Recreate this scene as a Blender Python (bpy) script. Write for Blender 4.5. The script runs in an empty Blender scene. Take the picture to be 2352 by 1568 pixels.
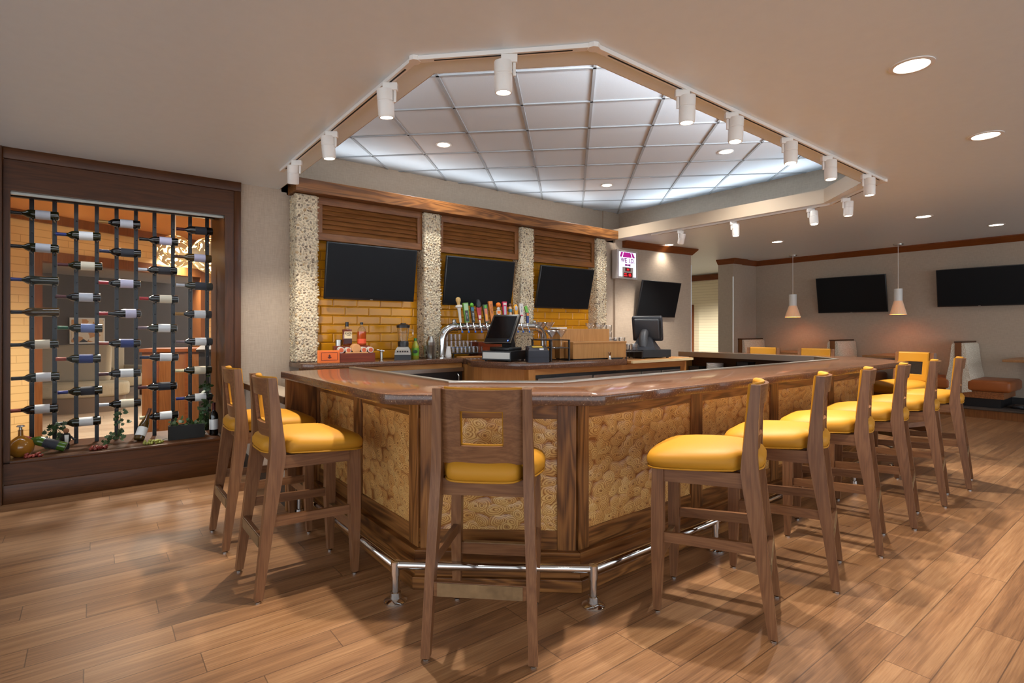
import bpy, bmesh, math, random
from mathutils import Vector, Matrix, Euler
random.seed(7)
PI = math.pi
R = math.radians
scene = bpy.context.scene
COL = scene.collection

# ---------------------------------------------------------------- camera geometry
FPX, CXP, HYP, CAMZ = 1237.0, 1176.0, 757.0, 1.30
TH = R(52.07)
FW = (math.cos(TH), math.sin(TH)); RT = (math.sin(TH), -math.cos(TH))
def _pt(x, y, d):
    s = (x - CXP) / FPX * d
    return Vector((FW[0]*d + RT[0]*s, FW[1]*d + RT[1]*s, CAMZ - (y - HYP) / FPX * d))
def _ray(x):
    s = (x - CXP) / FPX
    return (FW[0] + RT[0]*s, FW[1] + RT[1]*s)
def at_y(x, y, Y): return _pt(x, y, Y / _ray(x)[1])      # survey point on a wall Y = const
def at_x(x, y, X): return _pt(x, y, X / _ray(x)[0])      # survey point on a wall X = const
def at_z(x, y, z): return _pt(x, y, FPX * (CAMZ - z) / (y - HYP))

# ---------------------------------------------------------------- object helpers
def setp(o, label=None, cat=None, group=None, kind=None):
    if label: o['label'] = label
    if cat: o['category'] = cat
    if group: o['group'] = group
    if kind: o['kind'] = kind
    return o
def thing(name, label, cat, loc=(0, 0, 0), rz=0.0, group=None):
    o = bpy.data.objects.new(name, None)
    o.empty_display_size = 0.1
    COL.objects.link(o)
    o.location = loc; o.rotation_euler = (0, 0, rz)
    return setp(o, label, cat, group)

class MB:
    def __init__(s): s.bm = bmesh.new()
    def _add(s, tmp, M=None):
        if M is not None: bmesh.ops.transform(tmp, matrix=M, verts=tmp.verts)
        me = bpy.data.meshes.new('tmp'); tmp.to_mesh(me); tmp.free()
        s.bm.from_mesh(me); bpy.data.meshes.remove(me)
        return s
    def box(s, c, size, rot=None, bev=0.0, seg=2, M=None):
        t = bmesh.new(); bmesh.ops.create_cube(t, size=1.0)
        bmesh.ops.scale(t, vec=size, verts=t.verts)
        if bev: bmesh.ops.bevel(t, geom=list(t.edges), offset=bev, segments=seg, affect='EDGES', profile=0.5)
        m = Matrix.Translation(c)
        if rot is not None: m = m @ Euler(rot).to_matrix().to_4x4()
        if M is not None: m = M @ m
        return s._add(t, m)
    def box2(s, a, b, bev=0.0, seg=2, M=None):
        a = Vector(a); b = Vector(b)
        return s.box((a + b) / 2, [abs(v) for v in (b - a)], bev=bev, seg=seg, M=M)
    def prism(s, poly, z0, z1, bev=0.0, seg=2, M=None):
        t = bmesh.new()
        f = t.faces.new([t.verts.new((p[0], p[1], z0)) for p in poly])
        ex = bmesh.ops.extrude_face_region(t, geom=[f])
        vs = [g for g in ex['geom'] if isinstance(g, bmesh.types.BMVert)]
        bmesh.ops.translate(t, vec=(0, 0, z1 - z0), verts=vs)
        bmesh.ops.recalc_face_normals(t, faces=t.faces)
        if bev: bmesh.ops.bevel(t, geom=list(t.edges), offset=bev, segments=seg, affect='EDGES', profile=0.5)
        return s._add(t, M)
    def loft(s, rings, caps=True, M=None, closed=True):
        t = bmesh.new()
        vr = [[t.verts.new(p) for p in ring] for ring in rings]
        n = len(vr[0])
        for a, b in zip(vr, vr[1:]):
            for i in range(n if closed else n - 1):
                j = (i + 1) % n
                t.faces.new((a[i], a[j], b[j], b[i]))
        if caps:
            t.faces.new(list(reversed(vr[0]))); t.faces.new(vr[-1])
        bmesh.ops.recalc_face_normals(t, faces=t.faces)
        return s._add(t, M)
    def cyl(s, p0, p1, r0, r1=None, seg=24, M=None):
        if r1 is None: r1 = r0
        p0 = Vector(p0); p1 = Vector(p1); d = (p1 - p0)
        q = d.to_track_quat('Z', 'Y').to_matrix()
        rings = []
        for p, r in ((p0, r0), (p1, r1)):
            rings.append([p + q @ Vector((r*math.cos(2*PI*i/seg), r*math.sin(2*PI*i/seg), 0)) for i in range(seg)])
        return s.loft(rings, M=M)
    def lathe(s, prof, c=(0, 0, 0), seg=32, M=None, caps=False):
        t = bmesh.new(); rows = []
        for r, z in prof:
            if r < 1e-6: rows.append([t.verts.new((c[0], c[1], c[2] + z))])
            else: rows.append([t.verts.new((c[0] + r*math.cos(2*PI*i/seg), c[1] + r*math.sin(2*PI*i/seg), c[2] + z)) for i in range(seg)])
        for a, b in zip(rows, rows[1:]):
            for i in range(seg):
                j = (i + 1) % seg
                if len(a) == 1 and len(b) == 1: continue
                if len(a) == 1: t.faces.new((a[0], b[i], b[j]))
                elif len(b) == 1: t.faces.new((a[i], a[j], b[0]))
                else: t.faces.new((a[i], a[j], b[j], b[i]))
        bmesh.ops.recalc_face_normals(t, faces=t.faces)
        return s._add(t, M)
    def tube(s, path, r, seg=14, M=None):
        path = [Vector(p) for p in path]; rings = []; up = None
        for i, p in enumerate(path):
            a = path[max(i-1, 0)]; b = path[min(i+1, len(path)-1)]
            d = (b - a).normalized()
            if up is None:
                up = Vector((0, 0, 1)) if abs(d.z) < 0.9 else Vector((1, 0, 0))
            u = (up - d * up.dot(d)).normalized(); v = d.cross(u); up = u
            k = 1.0
            if 0 < i < len(path)-1:
                c = (path[i]-path[i-1]).normalized().dot((path[i+1]-path[i]).normalized())
                k = 1 / max(0.5, math.sqrt((1 + c) / 2))
            rings.append([p + (u*math.cos(2*PI*j/seg) + v*math.sin(2*PI*j/seg)) * r * (k if seg > 0 else 1) for j in range(seg)])
        return s.loft(rings, M=M)
    def sphere(s, c, sc, sub=2, M=None, rot=None):
        t = bmesh.new(); bmesh.ops.create_icosphere(t, subdivisions=sub, radius=1.0)
        if not hasattr(sc, '__len__'): sc = (sc, sc, sc)
        m = Matrix.Translation(c)
        if rot is not None: m = m @ Euler(rot).to_matrix().to_4x4()
        m = m @ Matrix.Diagonal((*sc, 1))
        if M is not None: m = M @ m
        return s._add(t, m)
    def quad(s, *pts):
        s.bm.faces.new([s.bm.verts.new(p) for p in pts]); return s
    def build(s, name, mat, parent=None, smooth=40, loc=None, rz=None):
        me = bpy.data.meshes.new(name)
        s.bm.to_mesh(me); s.bm.free()
        if smooth:
            for p in me.polygons: p.use_smooth = True
            me.set_sharp_from_angle(angle=R(smooth))
        if mat: me.materials.append(mat)
        o = bpy.data.objects.new(name, me); COL.objects.link(o)
        if parent is not None: o.parent = parent
        if loc is not None: o.location = loc
        if rz is not None: o.rotation_euler = (0, 0, rz)
        return o
def copy_thing(root, loc=None, rz=None, label=None, group=None):
    r = root.copy(); COL.objects.link(r)
    if loc is not None: r.location = loc
    if rz is not None: r.rotation_euler = (0, 0, rz)
    if label: r['label'] = label
    if group: r['group'] = group
    for ch in list(root.children):
        c = ch.copy(); COL.objects.link(c); c.parent = r
        for g in list(ch.children):
            d = g.copy(); COL.objects.link(d); d.parent = c
    return r
def remat(o, m):
    o.material_slots[0].link = 'OBJECT'; o.material_slots[0].material = m
def struct(name, mb, mat, smooth=0, label=None):
    o = mb.build(name, mat, None, smooth); o['kind'] = 'structure'
    if label: o['label'] = label
    return o
def text_mesh(name, s, size, mat, parent, M, extrude=0.0006, bold=0.0, align='CENTER', xs=1.0):
    cu = bpy.data.curves.new(name, 'FONT'); cu.body = s; cu.size = size
    cu.align_x = align; cu.align_y = 'CENTER'; cu.extrude = extrude; cu.offset = bold
    cu.resolution_u = 3
    to = bpy.data.objects.new(name + '_c', cu); COL.objects.link(to)
    dg = bpy.context.evaluated_depsgraph_get(); dg.update()
    me = bpy.data.meshes.new_from_object(to.evaluated_get(dg))
    bpy.data.objects.remove(to)
    me.transform(M @ Matrix.Diagonal((xs, 1, 1, 1)))
    me.materials.clear(); me.materials.append(mat)
    o = bpy.data.objects.new(name, me); COL.objects.link(o); o.parent = parent
    return o
# orientation of a text plane: x along dir (in XY), y up, normal = towards viewer
def plane_M(o, ux, uy):
    ux = Vector(ux).normalized(); uy = Vector(uy).normalized(); uz = ux.cross(uy)
    m = Matrix((ux, uy, uz)).transposed().to_4x4(); m.translation = Vector(o)
    return m

# ---------------------------------------------------------------- materials
def lin(c):
    return tuple(((v/255)/12.92 if v/255 <= 0.04045 else (((v/255)+0.055)/1.055)**2.4) for v in c) + (1.0,)
class NT:
    def __init__(s, name):
        s.m = bpy.data.materials.new(name); s.m.use_nodes = True
        s.t = s.m.node_tree; s.n = s.t.nodes; s.l = s.t.links
        s.b = s.n['Principled BSDF']; s.out = s.n['Material Output']
    def node(s, typ, **kw):
        n = s.n.new(typ)
        for k, v in kw.items(): setattr(n, k, v)
        return n
    def link(s, a, b): s.l.new(a, b)
    def coords(s, scale=(1, 1, 1), rot=(0, 0, 0), rnd=False, src='Object'):
        tc = s.node('ShaderNodeTexCoord'); mp = s.node('ShaderNodeMapping')
        mp.inputs['Scale'].default_value = scale; mp.inputs['Rotation'].default_value = rot
        s.link(tc.outputs[src], mp.inputs['Vector'])
        if rnd:
            oi = s.node('ShaderNodeObjectInfo'); ml = s.node('ShaderNodeMath', operation='MULTIPLY')
            ml.inputs[1].default_value = 37.0
            s.link(oi.outputs['Random'], ml.inputs[0]); s.link(ml.outputs[0], mp.inputs['Location'])
        return mp.outputs['Vector']
    def noise(s, vec, scale, detail=4, rough=0.55, dist=0.0):
        n = s.node('ShaderNodeTexNoise'); n.inputs['Scale'].default_value = scale
        n.inputs['Detail'].default_value = detail; n.inputs['Roughness'].default_value = rough
        n.inputs['Distortion'].default_value = dist
        if vec is not None: s.link(vec, n.inputs['Vector'])
        return n.outputs['Fac']
    def ramp(s, fac, stops, interp='LINEAR'):
        r = s.node('ShaderNodeValToRGB'); r.color_ramp.interpolation = interp
        e = r.color_ramp.elements
        while len(e) < len(stops): e.new(0.5)
        for el, (p, c) in zip(e, stops):
            el.position = p; el.color = c if len(c) == 4 else (*c, 1)
        s.link(fac, r.inputs['Fac']); return r.outputs['Color']
    def math(s, op, a, b=None, c=None):
        n = s.node('ShaderNodeMath', operation=op)
        for i, v in enumerate((a, b, c)):
            if v is None: continue
            if isinstance(v, (int, float)): n.inputs[i].default_value = v
            else: s.link(v, n.inputs[i])
        return n.outputs[0]
    def mix(s, fac, a, b, mode='MIX'):
        n = s.node('ShaderNodeMix', data_type='RGBA', blend_type=mode)
        for key, v in (('Factor', fac), ('A', a), ('B', b)):
            sock = [i for i in n.inputs if i.name == key and (i.type == 'RGBA' or key == 'Factor')][0]
            if isinstance(v, (int, float)): sock.default_value = v
            elif isinstance(v, tuple): sock.default_value = v
            else: s.link(v, sock)
        return [o for o in n.outputs if o.type == 'RGBA'][0]
    def bump(s, h, strength=0.3, dist=0.01):
        b = s.node('ShaderNodeBump'); b.inputs['Strength'].default_value = strength
        b.inputs['Distance'].default_value = dist
        s.link(h, b.inputs['Height']); s.link(b.outputs['Normal'], s.b.inputs['Normal'])
    def set(s, **kw):
        for k, v in kw.items():
            i = s.b.inputs[k.replace('_', ' ')]
            if hasattr(v, 'links') or hasattr(v, 'is_linked'): s.link(v, i)
            else: i.default_value = v
        return s.m
def plain(name, rgb, rough=0.5, metal=0.0, spec=0.5, var=0.0, coat=0.0):
    k = NT(name); c = lin(rgb)
    if var:
        f = k.noise(k.coords(rnd=True), 14.0, 3)
        d = tuple(v*(1-var) for v in c[:3]) + (1,); u = tuple(min(1, v*(1+var)) for v in c[:3]) + (1,)
        k.link(k.ramp(f, [(0.3, d), (0.7, u)]), k.b.inputs['Base Color'])
    else: k.b.inputs['Base Color'].default_value = c
    k.b.inputs['Roughness'].default_value = rough; k.b.inputs['Metallic'].default_value = metal
    k.b.inputs['Specular IOR Level'].default_value = spec
    if coat: k.b.inputs['Coat Weight'].default_value = coat; k.b.inputs['Coat Roughness'].default_value = 0.08
    return k.m
def emis(name, rgb, strength):
    k = NT(name)
    k.b.inputs['Base Color'].default_value = lin(rgb)
    k.b.inputs['Emission Color'].default_value = lin(rgb); k.b.inputs['Emission Strength'].default_value = strength
    return k.m
def wood(name, dark, mid, light, axis='X', rough=0.4, scale=1.0, angle=0.0, contrast=0.85, rnd=True, coat=0.0, cath=1.0):
    k = NT(name)
    st = [9.0*scale]*3; st['XYZ'.index(axis)] = 0.9*scale
    rot = (0, 0, angle)
    v = k.coords(rot=rot, rnd=rnd)
    mp = k.node('ShaderNodeMapping'); mp.inputs['Scale'].default_value = st; k.link(v, mp.inputs['Vector'])
    n1 = k.noise(mp.outputs['Vector'], 1.1, 2, 0.5, 0.4)
    w = k.math('SINE', k.math('MULTIPLY', n1, 46.0*cath))
    mp2 = k.node('ShaderNodeMapping'); st2 = [150.0*scale]*3; st2['XYZ'.index(axis)] = 4.0*scale
    mp2.inputs['Scale'].default_value = st2; k.link(v, mp2.inputs['Vector'])
    n2 = k.noise(mp2.outputs['Vector'], 1.0, 3, 0.6)
    n3 = k.noise(v, 2.2*scale, 3)
    f = k.math('ADD', k.math('MULTIPLY', k.math('MULTIPLY_ADD', w, 0.5, 0.5), 0.42*contrast),
               k.math('ADD', k.math('MULTIPLY', n2, 0.62), k.math('MULTIPLY', n3, 0.25)))
    c = k.ramp(f, [(0.22, lin(light)), (0.58, lin(mid)), (0.98, lin(dark))])
    k.link(c, k.b.inputs['Base Color'])
    k.b.inputs['Roughness'].default_value = rough; k.b.inputs['Specular IOR Level'].default_value = 0.3
    k.bump(f, 0.12, 0.002)
    return k.m

M = {}
OAK = ((60, 32, 12), (126, 80, 40), (160, 108, 58))
for ax, key in (('X', 'lou_x'), ('Z', 'lou_z')):
    M[key] = wood('louvre_oak_'+ax, (66, 36, 14), (118, 72, 34), (146, 94, 48), axis=ax, rough=0.4, contrast=0.45)
for ax, key in (('X', 'oak_x'), ('Y', 'oak_y'), ('Z', 'oak_z')):
    M[key] = wood('oak_'+ax, *OAK, axis=ax, rough=0.38)
M['oak_d'] = wood('oak_diag', *OAK, axis='X', angle=R(40.6), rough=0.38)
M['oak_d2'] = wood('oak_diag2', *OAK, axis='X', angle=R(-45), rough=0.38)
LAM = ((150, 102, 54), (170, 118, 64), (188, 136, 78))
M['lam_x'] = wood('laminate_x', *LAM, axis='X', rough=0.45, contrast=0.5)
M['lam_z'] = wood('laminate_z', *LAM, axis='Z', rough=0.45, contrast=0.4)
DARK = ((44, 21, 6), (70, 38, 13), (88, 49, 18))
for ax, key in (('X', 'dark_x'), ('Y', 'dark_y'), ('Z', 'dark_z')):
    M[key] = wood('dark_oak_'+ax, *DARK, axis=ax, rough=0.4, contrast=0.45)
CROWN = ((86, 40, 14), (112, 58, 24), (128, 70, 30))
M['crown_x'] = wood('crown_x', *CROWN, axis='X', rough=0.35, contrast=0.4)
M['crown_y'] = wood('crown_y', *CROWN, axis='Y', rough=0.35, contrast=0.4)
STW = ((78, 48, 28), (112, 74, 47), (134, 94, 62))
M['stool_z'] = wood('stool_wood_z', *STW, axis='Z', rough=0.36, contrast=0.45, scale=1.4)
M['stool_x'] = wood('stool_wood_x', *STW, axis='X', rough=0.36, contrast=0.45, scale=1.4)
M['stool_y'] = wood('stool_wood_y', *STW, axis='Y', rough=0.36, contrast=0.45, scale=1.4)
M['cherry'] = wood('cherry', (74, 24, 10), (110, 42, 18), (130, 56, 26), axis='X', rough=0.3, contrast=0.6)
M['orangewood'] = wood('orange_wood', (88, 48, 20), (116, 70, 34), (134, 86, 46), axis='Z', rough=0.4, contrast=0.5)
M['booth_wood'] = wood('booth_wood', (96, 52, 24), (138, 84, 46), (160, 104, 60), axis='X', rough=0.4, contrast=0.7)
M['table_wood'] = wood('table_wood', (120, 78, 44), (150, 104, 62), (172, 126, 80), axis='X', rough=0.35, contrast=0.4)

def mk_vinyl(name, rgb, rough=0.52):
    k = NT(name)
    v = k.coords(rnd=True)
    n = k.noise(v, 260.0, 2)
    k.b.inputs['Base Color'].default_value = lin(rgb); k.b.inputs['Roughness'].default_value = rough
    k.b.inputs['Specular IOR Level'].default_value = 0.22
    k.bump(n, 0.12, 0.001); return k.m
M['yellow'] = mk_vinyl('yellow_vinyl', (178, 124, 34))
M['brown_vinyl'] = mk_vinyl('brown_vinyl', (150, 84, 42), 0.34)
def mk_quartz():
    k = NT('brown_quartz'); v = k.coords()
    base = k.ramp(k.noise(v, 90, 4, 0.7), [(0.3, lin((80, 54, 40))), (0.7, lin((108, 76, 57)))])
    vo = k.node('ShaderNodeTexVoronoi'); vo.inputs['Scale'].default_value = 150; k.link(v, vo.inputs['Vector'])
    sep = k.node('ShaderNodeSeparateColor'); k.link(vo.outputs['Color'], sep.inputs[0])
    pick = k.math('MULTIPLY', k.math('GREATER_THAN', sep.outputs[0], 0.94), k.math('LESS_THAN', vo.outputs['Distance'], 0.30))
    c = k.mix(pick, base, lin((172, 144, 118)))
    pick2 = k.math('MULTIPLY', k.math('LESS_THAN', sep.outputs[1], 0.15), k.math('LESS_THAN', vo.outputs['Distance'], 0.5))
    c = k.mix(pick2, c, lin((120, 84, 58)))
    k.link(c, k.b.inputs['Base Color']); k.b.inputs['Roughness'].default_value = 0.12
    k.b.inputs['Specular IOR Level'].default_value = 0.45
    return k.m
M['quartz'] = mk_quartz()
def mk_slices():
    k = NT('branch_slices')
    v0 = k.coords(src='UV')
    nz = k.node('ShaderNodeTexNoise'); nz.inputs['Scale'].default_value = 9.0; nz.inputs['Detail'].default_value = 2
    k.link(v0, nz.inputs['Vector'])
    vm = k.node('ShaderNodeVectorMath', operation='MULTIPLY_ADD')
    k.link(nz.outputs['Color'], vm.inputs[0]); vm.inputs[1].default_value = (0.085, 0.055, 0); k.link(v0, vm.inputs[2])
    mp = k.node('ShaderNodeMapping'); mp.inputs['Scale'].default_value = (15, 22, 1); k.link(vm.outputs[0], mp.inputs['Vector'])
    vo = k.node('ShaderNodeTexVoronoi', feature='SMOOTH_F1', voronoi_dimensions='2D')
    vo.inputs['Scale'].default_value = 1.0; vo.inputs['Smoothness'].default_value = 0.16
    vo.inputs['Randomness'].default_value = 0.95
    k.link(mp.outputs[0], vo.inputs['Vector'])
    d = vo.outputs['Distance']
    sep = k.node('ShaderNodeSeparateColor'); k.link(vo.outputs['Color'], sep.inputs[0])
    fr = k.math('MULTIPLY_ADD', sep.outputs[0], 16.0, 30.0)
    rings = k.math('MULTIPLY_ADD', k.math('SINE', k.math('MULTIPLY', d, fr)), 0.5, 0.5)
    c = k.ramp(rings, [(0.0, lin((154, 102, 52))), (0.18, lin((198, 150, 88))), (0.8, lin((222, 182, 118)))])
    core = k.ramp(d, [(0.05, lin((130, 76, 34))), (0.11, (1, 1, 1, 1))])
    c = k.mix(k.math('MULTIPLY', k.math('GREATER_THAN', sep.outputs[1], 0.5), 0.8), c, k.mix(1.0, c, core, 'MULTIPLY'))
    edge = k.ramp(d, [(0.56, (1, 1, 1, 1)), (0.85, lin((176, 122, 72)))])
    c = k.mix(0.8, c, edge, 'MULTIPLY')
    tint = k.ramp(sep.outputs[2], [(0, lin((220, 180, 124))), (1, lin((255, 250, 238)))])
    c = k.mix(0.6, c, tint, 'MULTIPLY')
    k.link(c, k.b.inputs['Base Color']); k.b.inputs['Roughness'].default_value = 0.32
    h = k.math('SUBTRACT', 1.0, k.math('MULTIPLY', d, d))
    k.bump(h, 0.55, 0.012)
    return k.m
M['slices'] = mk_slices()
def mk_pebble():
    k = NT('pebbles'); g = k.node('ShaderNodeNewGeometry')
    c = k.ramp(g.outputs['Random Per Island'], [(0.0, lin((206, 190, 160))), (0.3, lin((184, 170, 146))), (0.5, lin((214, 202, 176))),
        (0.74, lin((156, 142, 122))), (0.86, lin((196, 168, 128))), (0.94, lin((128, 110, 92)))], 'CONSTANT')
    n = k.noise(k.coords(), 60, 3)
    c = k.mix(0.35, c, k.ramp(n, [(0.3, (0.6, 0.58, 0.55, 1)), (0.7, (1, 1, 1, 1))]), 'MULTIPLY')
    k.link(c, k.b.inputs['Base Color']); k.b.inputs['Roughness'].default_value = 0.5; return k.m
M['pebble'] = mk_pebble()
M['grout'] = plain('grout', (222, 206, 176), 0.8, var=0.08)
def mk_ytile():
    k = NT('yellow_tile'); g = k.node('ShaderNodeNewGeometry')
    c = k.ramp(g.outputs['Random Per Island'], [(0, lin((190, 128, 22))), (1, lin((206, 142, 28)))])
    k.link(c, k.b.inputs['Base Color']); k.b.inputs['Roughness'].default_value = 0.16; k.b.inputs['Specular IOR Level'].default_value = 0.3
    n = k.noise(k.coords(), 22, 2); k.bump(n, 0.06, 0.004); return k.m
M['ytile'] = mk_ytile()
M['ygrout'] = plain('yellow_grout', (132, 88, 28), 0.7)
def mk_floor(name, c0, c1, c2, W=0.155, L=1.25, rough=0.42):
    k = NT(name); tc = k.node('ShaderNodeTexCoord'); sp = k.node('ShaderNodeSeparateXYZ'); k.link(tc.outputs['Object'], sp.inputs[0])
    yy = k.math('DIVIDE', sp.outputs['Y'], W); row = k.math('FLOOR', yy)
    wn = k.node('ShaderNodeTexWhiteNoise', noise_dimensions='1D'); k.link(row, wn.inputs['W'])
    xx = k.math('ADD', k.math('DIVIDE', sp.outputs['X'], L), k.math('MULTIPLY', wn.outputs['Value'], 7.0)); colm = k.math('FLOOR', xx)
    cb = k.node('ShaderNodeCombineXYZ'); k.link(row, cb.inputs[0]); k.link(colm, cb.inputs[1])
    w2 = k.node('ShaderNodeTexWhiteNoise', noise_dimensions='2D'); k.link(cb.outputs[0], w2.inputs['Vector'])
    rnd = w2.outputs['Value']
    cv = k.node('ShaderNodeCombineXYZ')
    k.link(k.math('ADD', k.math('MULTIPLY', sp.outputs['X'], 0.75), k.math('MULTIPLY', rnd, 50)), cv.inputs[0])
    k.link(k.math('MULTIPLY', sp.outputs['Y'], 16.0), cv.inputs[1]); k.link(k.math('MULTIPLY', rnd, 31), cv.inputs[2])
    n1 = k.noise(cv.outputs[0], 1.3, 4, 0.6, 0.5)
    cv2 = k.node('ShaderNodeCombineXYZ'); k.link(k.math('MULTIPLY', sp.outputs['X'], 5.0), cv2.inputs[0])
    k.link(k.math('MULTIPLY', sp.outputs['Y'], 170.0), cv2.inputs[1]); k.link(k.math('MULTIPLY', rnd, 17), cv2.inputs[2])
    n2 = k.noise(cv2.outputs[0], 1.0, 3, 0.6)
    f = k.math('ADD', k.math('ADD', k.math('MULTIPLY', n1, 0.7), k.math('MULTIPLY', n2, 0.52)), k.math('MULTIPLY', k.math('SUBTRACT', rnd, 0.5), 0.18))
    c = k.ramp(f, [(0.36, lin(c0)), (0.60, lin(c1)), (0.84, lin(c2))])
    fy = k.math('FRACT', yy); fx = k.math('FRACT', xx)
    gy = k.math('MULTIPLY', k.math('GREATER_THAN', fy, 0.014), k.math('LESS_THAN', fy, 0.986))
    gx = k.math('MULTIPLY', k.math('GREATER_THAN', fx, 0.0016), k.math('LESS_THAN', fx, 0.9984))
    g = k.math('MULTIPLY', gy, gx)
    c = k.mix(k.math('MULTIPLY', k.math('SUBTRACT', 1.0, g), 0.62), c, lin((58, 36, 22)))
    k.link(c, k.b.inputs['Base Color'])
    k.link(k.math('MULTIPLY_ADD', n2, 0.16, rough-0.08), k.b.inputs['Roughness'])
    k.bump(k.math('MULTIPLY_ADD', n2, 0.25, g), 0.25, 0.0012)
    return k.m
M['floor'] = mk_floor('plank_floor', (104, 70, 44), (142, 101, 66), (172, 130, 90))
M['lobby_floor'] = mk_floor('lobby_floor', (164, 140, 118), (196, 172, 148), (214, 196, 172), 0.3, 1.6, 0.3)
def mk_fabric(name, rgb, sc=1.0, rough=0.8, var=0.12):
    k = NT(name); v = k.coords()
    a = k.node('ShaderNodeMapping'); a.inputs['Scale'].default_value = (260*sc, 260*sc, 14*sc); k.link(v, a.inputs[0])
    b = k.node('ShaderNodeMapping'); b.inputs['Scale'].default_value = (14*sc, 14*sc, 260*sc); k.link(v, b.inputs[0])
    f = k.math('ADD', k.math('MULTIPLY', k.noise(a.outputs[0], 1, 2), 0.5), k.math('MULTIPLY', k.noise(b.outputs[0], 1, 2), 0.5))
    c = lin(rgb); d = tuple(x*(1-var) for x in c[:3]) + (1,); u = tuple(x*(1+var) for x in c[:3]) + (1,)
    k.link(k.ramp(f, [(0.35, d), (0.65, u)]), k.b.inputs['Base Color']); k.b.inputs['Roughness'].default_value = rough
    k.bump(f, 0.15, 0.001); return k.m
M['wallpaper'] = mk_fabric('wall_fabric', (172, 155, 137))
M['paint'] = plain('ceiling_paint', (224, 234, 240), 0.42, var=0.012)
M['tile'] = None
def mk_ctile():
    k = NT('ceiling_tile'); v = k.coords(); n = k.noise(v, 260, 3, 0.7)
    c = k.ramp(n, [(0.35, lin((178, 186, 192))), (0.5, lin((206, 213, 220)))])
    k.link(c, k.b.inputs['Base Color']); k.b.inputs['Roughness'].default_value = 0.9; k.bump(n, 0.3, 0.002); return k.m
M['tile'] = mk_ctile()
M['tbar'] = plain('grid_metal', (158, 162, 166), 0.7)
M['white_metal'] = plain('white_lamp', (226, 222, 216), 0.35)
M['chrome'] = plain('chrome', (214, 214, 212), 0.12, 1.0)
M['steel'] = plain('brushed_steel', (176, 172, 164), 0.3, 1.0)
M['steel_dark'] = plain('dull_steel', (182, 178, 170), 0.38, 1.0)
M['black'] = plain('black_plastic', (22, 22, 24), 0.35)
M['blackm'] = plain('black_matte', (16, 16, 17), 0.7)
M['screen'] = plain('screen_black', (21, 22, 24), 0.4, spec=0.12)
M['darkgrey'] = plain('dark_grey_plastic', (44, 44, 48), 0.45)
M['blue_black'] = plain('printer_plastic', (34, 36, 44), 0.5)
M['pole'] = plain('pole_metal', (34, 35, 40), 0.4, 0.3)
M['white'] = plain('white_plastic', (235, 233, 228), 0.4)
M['lens'] = emis('lamp_lens', (255, 244, 226), 14.0)
M['bulb'] = emis('warm_bulb', (255, 214, 150), 30.0)
M['kick'] = plain('worn_brass', (140, 116, 84), 0.38, 0.6, var=0.25)
M['baseboard'] = plain('black_base', (34, 28, 25), 0.5)
M['carpet'] = plain('platform_carpet', (74, 60, 50), 0.95, var=0.2)
def mk_glass(name, tint=(1, 1, 1), refl=0.05, rough=0.0, fk=0.7, pw=3.5):
    k = NT(name); k.n.remove(k.b)
    tr = k.node('ShaderNodeBsdfTransparent'); tr.inputs[0].default_value = (*tint, 1)
    gl = k.node('ShaderNodeBsdfGlossy'); gl.inputs['Roughness'].default_value = rough
    lw = k.node('ShaderNodeLayerWeight'); lw.inputs[0].default_value = 0.5
    mx = k.node('ShaderNodeMixShader')
    k.link(k.math('MULTIPLY_ADD', k.math('POWER', lw.outputs['Facing'], pw), fk, refl), mx.inputs[0])
    k.link(tr.outputs[0], mx.inputs[1]); k.link(gl.outputs[0], mx.inputs[2]); k.link(mx.outputs[0], k.out.inputs[0])
    return k.m
M['pane'] = mk_glass('window_glass', (0.98, 0.985, 0.98), 0.003, 0.0, 0.14)
M['glass'] = mk_glass('drink_glass', (0.985, 0.987, 0.987), 0.10, 0.0, 0.9, 2.2)
M['bglass'] = plain('bottle_glass_green', (26, 30, 14), 0.05, spec=0.7)
M['bglass2'] = plain('bottle_glass_black', (13, 14, 16), 0.05, spec=0.7)
M['bglass3'] = plain('bottle_glass_amber', (70, 50, 12), 0.05, spec=0.7)
def mk_siding(name, rgb, rgb2, pitch=0.09, brick=0.7):
    k = NT(name); tc = k.node('ShaderNodeTexCoord'); sp = k.node('ShaderNodeSeparateXYZ'); k.link(tc.outputs['Object'], sp.inputs[0])
    zz = k.math('DIVIDE', sp.outputs['Z'], pitch); fz = k.math('FRACT', zz)
    line = k.math('LESS_THAN', fz, 0.10)
    if brick:
        h = k.math('ADD', sp.outputs['X'], sp.outputs['Y'])
        fx = k.math('FRACT', k.math('ADD', k.math('DIVIDE', h, brick), k.math('MULTIPLY', k.math('FLOOR', zz), 0.37)))
        line = k.math('MAXIMUM', line, k.math('LESS_THAN', fx, 0.012))
    c = k.mix(line, lin(rgb), lin(rgb2)); k.link(c, k.b.inputs['Base Color']); k.b.inputs['Roughness'].default_value = 0.6
    k.bump(k.math('SUBTRACT', 1.0, line), 0.3, 0.004); return k.m
M['siding'] = mk_siding('tan_siding', (222, 188, 128), (190, 154, 98))
M['siding2'] = mk_siding('cream_siding', (236, 222, 190), (206, 188, 152), 0.075, 0)
M['lobby_grey'] = plain('lobby_grey_wall', (86, 78, 72), 0.8, var=0.05)
M['lobby_light'] = plain('lobby_light_wall', (158, 146, 134), 0.8)
M['lobby_ceiling'] = plain('lobby_ceiling_paint', (222, 168, 100), 0.6)
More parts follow.
